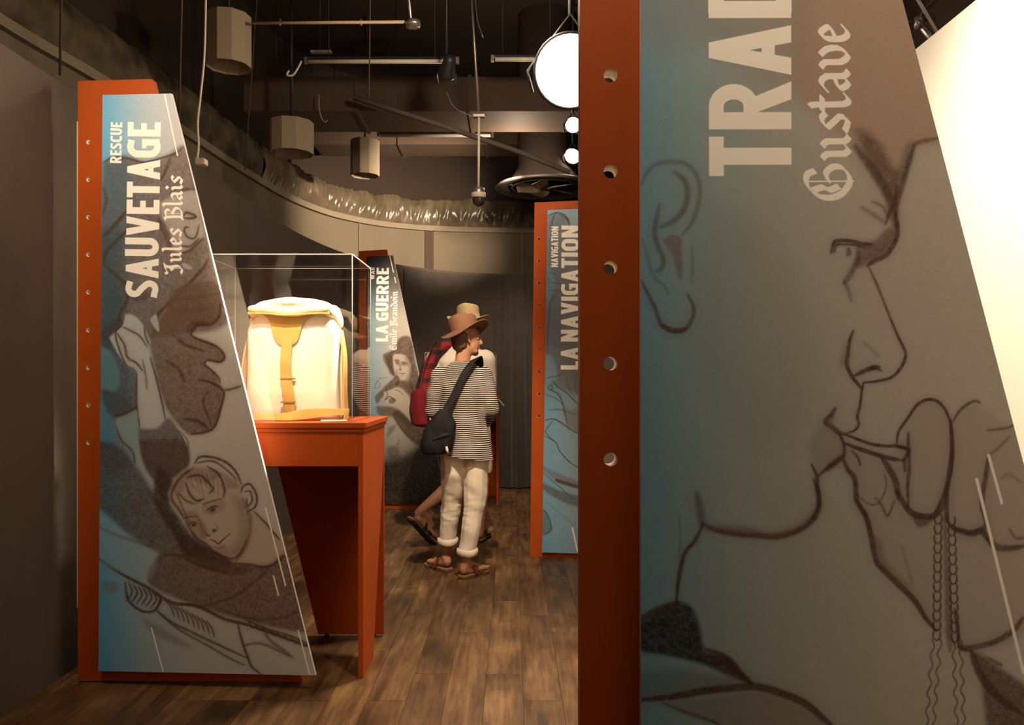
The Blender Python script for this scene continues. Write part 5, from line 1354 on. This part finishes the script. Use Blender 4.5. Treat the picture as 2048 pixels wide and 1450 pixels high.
# ---------------------------------------------------------------- under the ceiling
TOP = 5.15
def fluorescent(px0, px1, py, d, label):
    a, b_ = P(px0, py, d), P(px1, py, d); cx = (a[0] + b_[0]) / 2
    root = empty('fluorescent_lamp', (cx, d, a[2]), 0, label, 'lamp', 'unlit white tubes under the dark ceiling')
    h = (b_[0] - a[0]) / 2; bm = bmesh.new(); tube_bm(bm, [(-h + .02, 0, 0), (h - .02, 0, 0)], .017, 12); from_bm('tube', bm, M['tube'], root, True)
    for s in (-1, 1): box('end_cap', s * h - .012, s * h + .012, -.016, .016, -.016, .03, M['steel'], root)
    box('batten', -h, h, -.012, .012, .018, .032, M['black'], root)
    for s in (-.7, .7): tube('hanger', [(s * h, 0, .03), (s * h, 0, TOP - a[2])], .004, M['black'], root)
fluorescent(612, 915, 123, 6.2, 'unlit white tube lamp below the upper pipe, longest in view')
fluorescent(985, 1120, 119, 6.2, 'unlit white tube lamp partly behind the big lit spotlight')
fluorescent(757, 985, 271, 8.05, 'unlit white tube lamp crossing the pole of the dome camera')
def pipe(name, pts, r, m, label, cat, group=None): return tag(tube(name, pts, r, M[m]), label, cat, group)
# conduit with a round box
cd = empty('conduit', P(665, 45, 5.5), 0, 'thin pale horizontal conduit ending in a round junction box', 'conduit')
L0 = P(665, 45, 5.5)
def rel(p): return tuple(Vector(p) - Vector(L0))
tube('pipe', [rel(P(505, 46, 5.5)), rel(P(810, 44, 5.5))], .011, M['tan_edge'], cd)
lathe('junction_box', [(.001, -.02), (.05, -.018), (.055, 0), (.05, .02), (.001, .022)], M['steel'], cd, 24, rel(P(826, 48, 5.5)))
tube('riser', [rel(P(822, 42, 5.5)), rel(P(800, -180, 5.7))], .010, M['steel'], cd)
for px_ in (722, 560): tube('clip', [rel(P(px_, 38, 5.5)), rel(P(px_, 51, 5.5))], .008, M['steel'], cd)
tag(box('short_strip', *[v for v in (P(622, 103, 6.4)[0], P(663, 103, 6.4)[0], 6.38, 6.42, P(0, 106, 6.4)[2], P(0, 102, 6.4)[2])], M['ledge']), 'short pale strip mounted above the longest tube lamp', 'strip')
ss = bpy.data.objects['short_strip']; tube('hanger', [(P(640, 103, 6.4)[0], 6.4, P(0, 103, 6.4)[2]), (P(640, 103, 6.4)[0], 6.4, TOP)], .004, M['black'], ss)
# big ducts
def duct(name, x0, x1, y0, y1, z0, z1, label):
    root = empty(name, ((x0 + x1) / 2, (y0 + y1) / 2, z0), 0, label, 'duct'); cx, cy = (x0 + x1) / 2, (y0 + y1) / 2
    box('casing', x0 - cx, x1 - cx, y0 - cy, y1 - cy, 0, z1 - z0, M['duct'], root, .006)
    n = max(2, int((x1 - x0) / .9)) if x1 - x0 > y1 - y0 else 1
    for i in range(1, n):
        X = x0 + (x1 - x0) * i / n - cx; box('flange', X - .015, X + .015, y0 - cy - .015, y1 - cy + .015, -.012, z1 - z0 + .01, M['duct'], root)
    for X in (x0 + .2 - cx, x1 - .2 - cx): tube('hanger', [(X, 0, z1 - z0), (X, 0, TOP - z0)], .006, M['black'], root)
    return root
duct('air_duct', -2.35, 2.6, 7.0, 7.6, P(0, 222, 7.0)[2], P(0, 153, 7.0)[2], 'long brown rectangular duct crossing below the ceiling behind the tube lamps')
duct('air_duct', -2.2, 2.8, 4.7, 5.25, 4.45, 4.85, 'dark rectangular duct running along the top edge above the conduit')
duct('air_duct', -2.3, 2.7, 9.2, 9.7, 3.95, 4.3, 'far dark duct crossing above the wrinkled plastic')
# drum shades
def drum(px, pyb, pyt, d, r, label):
    x, y, z = P(px, pyb, d); zt = P(px, pyt, d)[2]
    root = empty('drum_shade', (x, y, z), 0, label, 'shade', 'pale cloth drums hanging from the ceiling'); h = zt - z; n = 10
    bm = bmesh.new()
    ring = lambda rr, zz: [bm.verts.new((rr * math.cos(2 * math.pi * (k + .25) / n), rr * math.sin(2 * math.pi * (k + .25) / n), zz)) for k in range(n)]
    a, b_, c, e = ring(r, 0), ring(r, h), ring(r - .008, h), ring(r - .008, 0)
    for p, q in ((a, b_), (b_, c), (c, e), (e, a)):
        for k in range(n): bm.faces.new((p[k], p[(k + 1) % n], q[(k + 1) % n], q[k]))
    from_bm('fabric', bm, M['drum'], root)
    lathe('top_plate', [(.001, h - .03), (r - .01, h - .03), (r - .01, h - .02), (.001, h - .02)], M['black'], root, n)
    tube('rod', [(0, 0, h - .03), (0, 0, TOP - z)], .012, M['black'], root)
drum(457, 134, 33, 5.6, .155, 'pale ribbed drum hanging nearest, above the SAUVETAGE panel')
drum(583, 308, 245, 6.6, .180, 'pale ribbed drum hanging over the bunched plastic, middle one')
drum(730, 352, 282, 8.6, .155, 'pale ribbed drum hanging farthest, left of the dome camera')
# hanging rods and cables
for (x0, y0, x1, y1, d, r, lab) in ((365, -60, 358, 246, 4.5, .006, 'thin dark rod hanging before the plastic near the nearest drum'),
                                    (123, -60, 120, 150, 4.0, .006, 'thin dark rod hanging at the upper left corner'),
                                    (741, -40, 738, 195, 5.7, .005, 'thin rod hanging left of the round junction box'),
                                    (497, 240, 490, 340, 6.4, .006, 'short rod hanging with a clamp below the duct'),):
    a, b_ = P(x0, y0, d), P(x1, y1, d); t = (TOP - a[2]) / (b_[2] - a[2]); top = tuple(Vector(a).lerp(Vector(b_), t))
    pipe('hanging_rod', [top, b_], r, 'duct', lab, 'rod', 'rods hanging from the ceiling')
cab = empty('cable', P(404, 320, 4.55), 0, 'white cable dropping to a small cream box above the grey wall', 'cable')
L0 = P(404, 320, 4.55)
sm = smooth_line([rel(P(x, y, 4.55)) for x, y in ((412, -60), (409, 100), (401, 190), (395, 245), (397, 290), (394, 318))], 6)
tube('cord', [tuple(p) for p in sm] , .007, M['tube'], cab)
tube('ceiling_drop', [tuple(sm[0]), (sm[0][0], sm[0][1], TOP - L0[2])], .007, M['black'], cab)
box('box', *[rel(P(393, 333, 4.55))[0], rel(P(413, 333, 4.55))[0], -.03, .03, rel(P(0, 331, 4.55))[2], rel(P(0, 318, 4.55))[2]], M['cream_metal'], cab, .006)
# loose cables
for pts, d, r, m_, lab in (([(603, 122), (596, 136), (586, 150), (574, 150), (578, 141)], 6.2, .008, 'tube', 'short white cable loop at the end of the longest tube lamp'),
                           ([(638, 190), (638, 215), (643, 235), (650, 244), (655, 240)], 6.9, .004, 'tan_edge', 'thin wire with a hooked end below the long duct'),
                           ([(950, -10), (955, 40), (966, 75)], 5.85, .004, 'steel', 'thin wire slanting from the top beside the camera pole'),
                           ([(893, 185), (905, 210), (920, 222), (945, 233)], 5.9, .003, 'steel', 'thin wire sagging from the dark spotlight to the camera pole'),):
    sm = smooth_line([P(x, y, d) for x, y in pts], 6); pipe('wire', [tuple(p) for p in sm], r, m_, lab, 'wire')
pipe('strut', [P(708, 195, 6.8), P(880, 250, 6.78), P(1042, 305, 6.76), P(1140, 345, 6.76)], .022, 'grey_pipe', 'long grey pipe slanting down to the round vent', 'pipe')
# dome camera on a pole
DC = P(957, 395, 6.0); cm = empty('dome_camera', DC, 0, 'cream dome security camera hanging on a thin pole', 'camera')
L0 = DC
lathe('dome', [(.001, -.068), (.025, -.062), (.042, -.045), (.050, -.022), (.052, 0)], M['dome'], cm, 28)
lathe('housing', [(.052, -.004), (.056, .0), (.056, .022), (.052, .034), (.001, .036)], M['cream_metal'], cm, 28)
lathe('collar', [(.046, .034), (.046, .068), (.040, .072), (.001, .074)], M['steel'], cm, 28)
tube('pole', [(0, 0, .07), rel(P(958, 235, 6.0))], .010, M['tube'], cm)
tube('upper_pole', [rel(P(958, 235, 6.0)), rel(P(944, 10, 6.0)), (rel(P(944, 10, 6.0))[0], 0, TOP - DC[2])], .010, M['steel'], cm)
q = rel(P(958, 232, 6.0)); box('clamp', q[0] - .045, q[0] + .045, -.02, .02, q[2] - .012, q[2] + .012, M['steel'], cm, .003)
# round ceiling vent with fan
VC = P(1092, 378, 8.6); vt = empty('ceiling_vent', VC, 0, 'large round vent with fan blades behind the NAVIGATION panel', 'vent')
lathe('outer_ring', [(.41, .014), (.53, .0), (.548, .010), (.53, .03), (.41, .03), (.41, .014)], M['steel_dark'], vt, 48)
lathe('inner_ring', [(.355, .008), (.375, .004), (.375, .024), (.355, .024), (.355, .008)], M['steel_dark'], vt, 48)
lathe('hub', [(.001, -.01), (.06, -.005), (.07, .02), (.07, .10), (.001, .11)], M['black'], vt, 24)
for k_s in range(4): tube('spoke', [(.37 * math.cos(k_s * 1.571 + .3), .37 * math.sin(k_s * 1.571 + .3), .016), (.42 * math.cos(k_s * 1.571 + .3), .42 * math.sin(k_s * 1.571 + .3), .016)], .006, M['steel_dark'], vt, 6)
for kk in range(5):
    a = kk * 2 * math.pi / 5 + .5
    pts = [(math.cos(a + .25 * t) * (.07 + .25 * t), math.sin(a + .25 * t) * (.07 + .27 * t), .012) for t in np.linspace(0, 1, 5)]
    ribbon('blade', pts, [(-math.sin(a) * .055 * (1 + t), math.cos(a) * .055 * (1 + t), .03) for t in np.linspace(0, 1, 5)], (0, 0, .002), M['blade'], vt)
lathe('neck', [(.42, .03), (.38, .10), (.30, .22), (.30, TOP - VC[2])], M['ceiling'], vt, 40)
# spotlights
def spotlight(p, aim, r, length, label, lens, group='spotlights under the ceiling'):
    root = empty('spotlight', p, 0, label, 'spotlight', group)
    d = (Vector(aim) - Vector(p)).normalized(); rot = d.to_track_quat('Z', 'Y').to_matrix().to_4x4()
    # modelled pointing along +z, lens at the origin
    o = lathe('can', [(.001, -length), (r * .55, -length), (r * .7, -length * .8), (r * .95, -length * .3), (r * 1.04, .0), (r * 1.04, .012), (r * .97, .012), (r * .95, -.01)], M['black'], root, 32); o.matrix_local = rot
    o = lathe('lens', [(.001, .010), (r * .5, .006), (r * .95, -.004)], M[lens], root, 32); o.matrix_local = rot
    o2 = tube('yoke', [(r * 1.05, 0, -length * .4), (r * 1.2, 0, 0), (0, 0, r * 1.6), (-r * 1.2, 0, 0), (-r * 1.05, 0, -length * .4)], .008, M['black'], root)
    tube('stem', [(0, 0, r * 1.6), (0, 0, TOP - p[2])], .011, M['black'], root)
    return root
spotlight(P(1140, 142, 4.5), (.0, .0, 1.35), 0.20, .30, 'big blazing theatre spotlight shining straight at the camera', 'lens')
spotlight(P(1146, 250, 6.7), (.1, 0, 1.3), .065, .16, 'smaller lit spotlight just below the blazing one', 'lens_small')
spotlight(P(1145, 312, 8.3), (-.6, 5.0, 1.0), .085, .18, 'lit spotlight above the round vent, lowest of the three', 'lens_small')
spotlight(P(893, 150, 5.95), (-1.12, 7.7, 1.75), .06, .15, 'dark track spotlight at the end of the longest tube lamp, turned away', 'lens_small')
# struts in the upper right corner
J = P(1838, 46, 3.9); sj = empty('strut', J, 0, 'joined metal struts crossing above the white wall at the upper right', 'strut'); L0 = J
tube('diagonal_strut', [rel(P(1750, -150, 3.86)), rel(P(1815, -40, 3.86)), rel(P(1880, 70, 3.86)), rel(P(1915, 129, 3.86))], .013, M['steel'], sj)
tube('pipe', [rel(P(1980, -120, 3.95)), rel(P(1895, -25, 3.95)), rel(P(1848, 24, 3.95)), rel(P(1838, 46, 3.9))], .012, M['steel'], sj)
tube('lower_pipe', [(0, 0, 0), rel(P(1905, 125, 3.9))], .016, M['steel'], sj)
tube('cross_pipe', [rel(P(1700, 52, 3.92)), rel(P(1870, 38, 3.92))], .008, M['steel'], sj)
lathe('coupling', [(.001, -.03), (.022, -.025), (.022, .025), (.001, .03)], M['steel'], sj, 16)
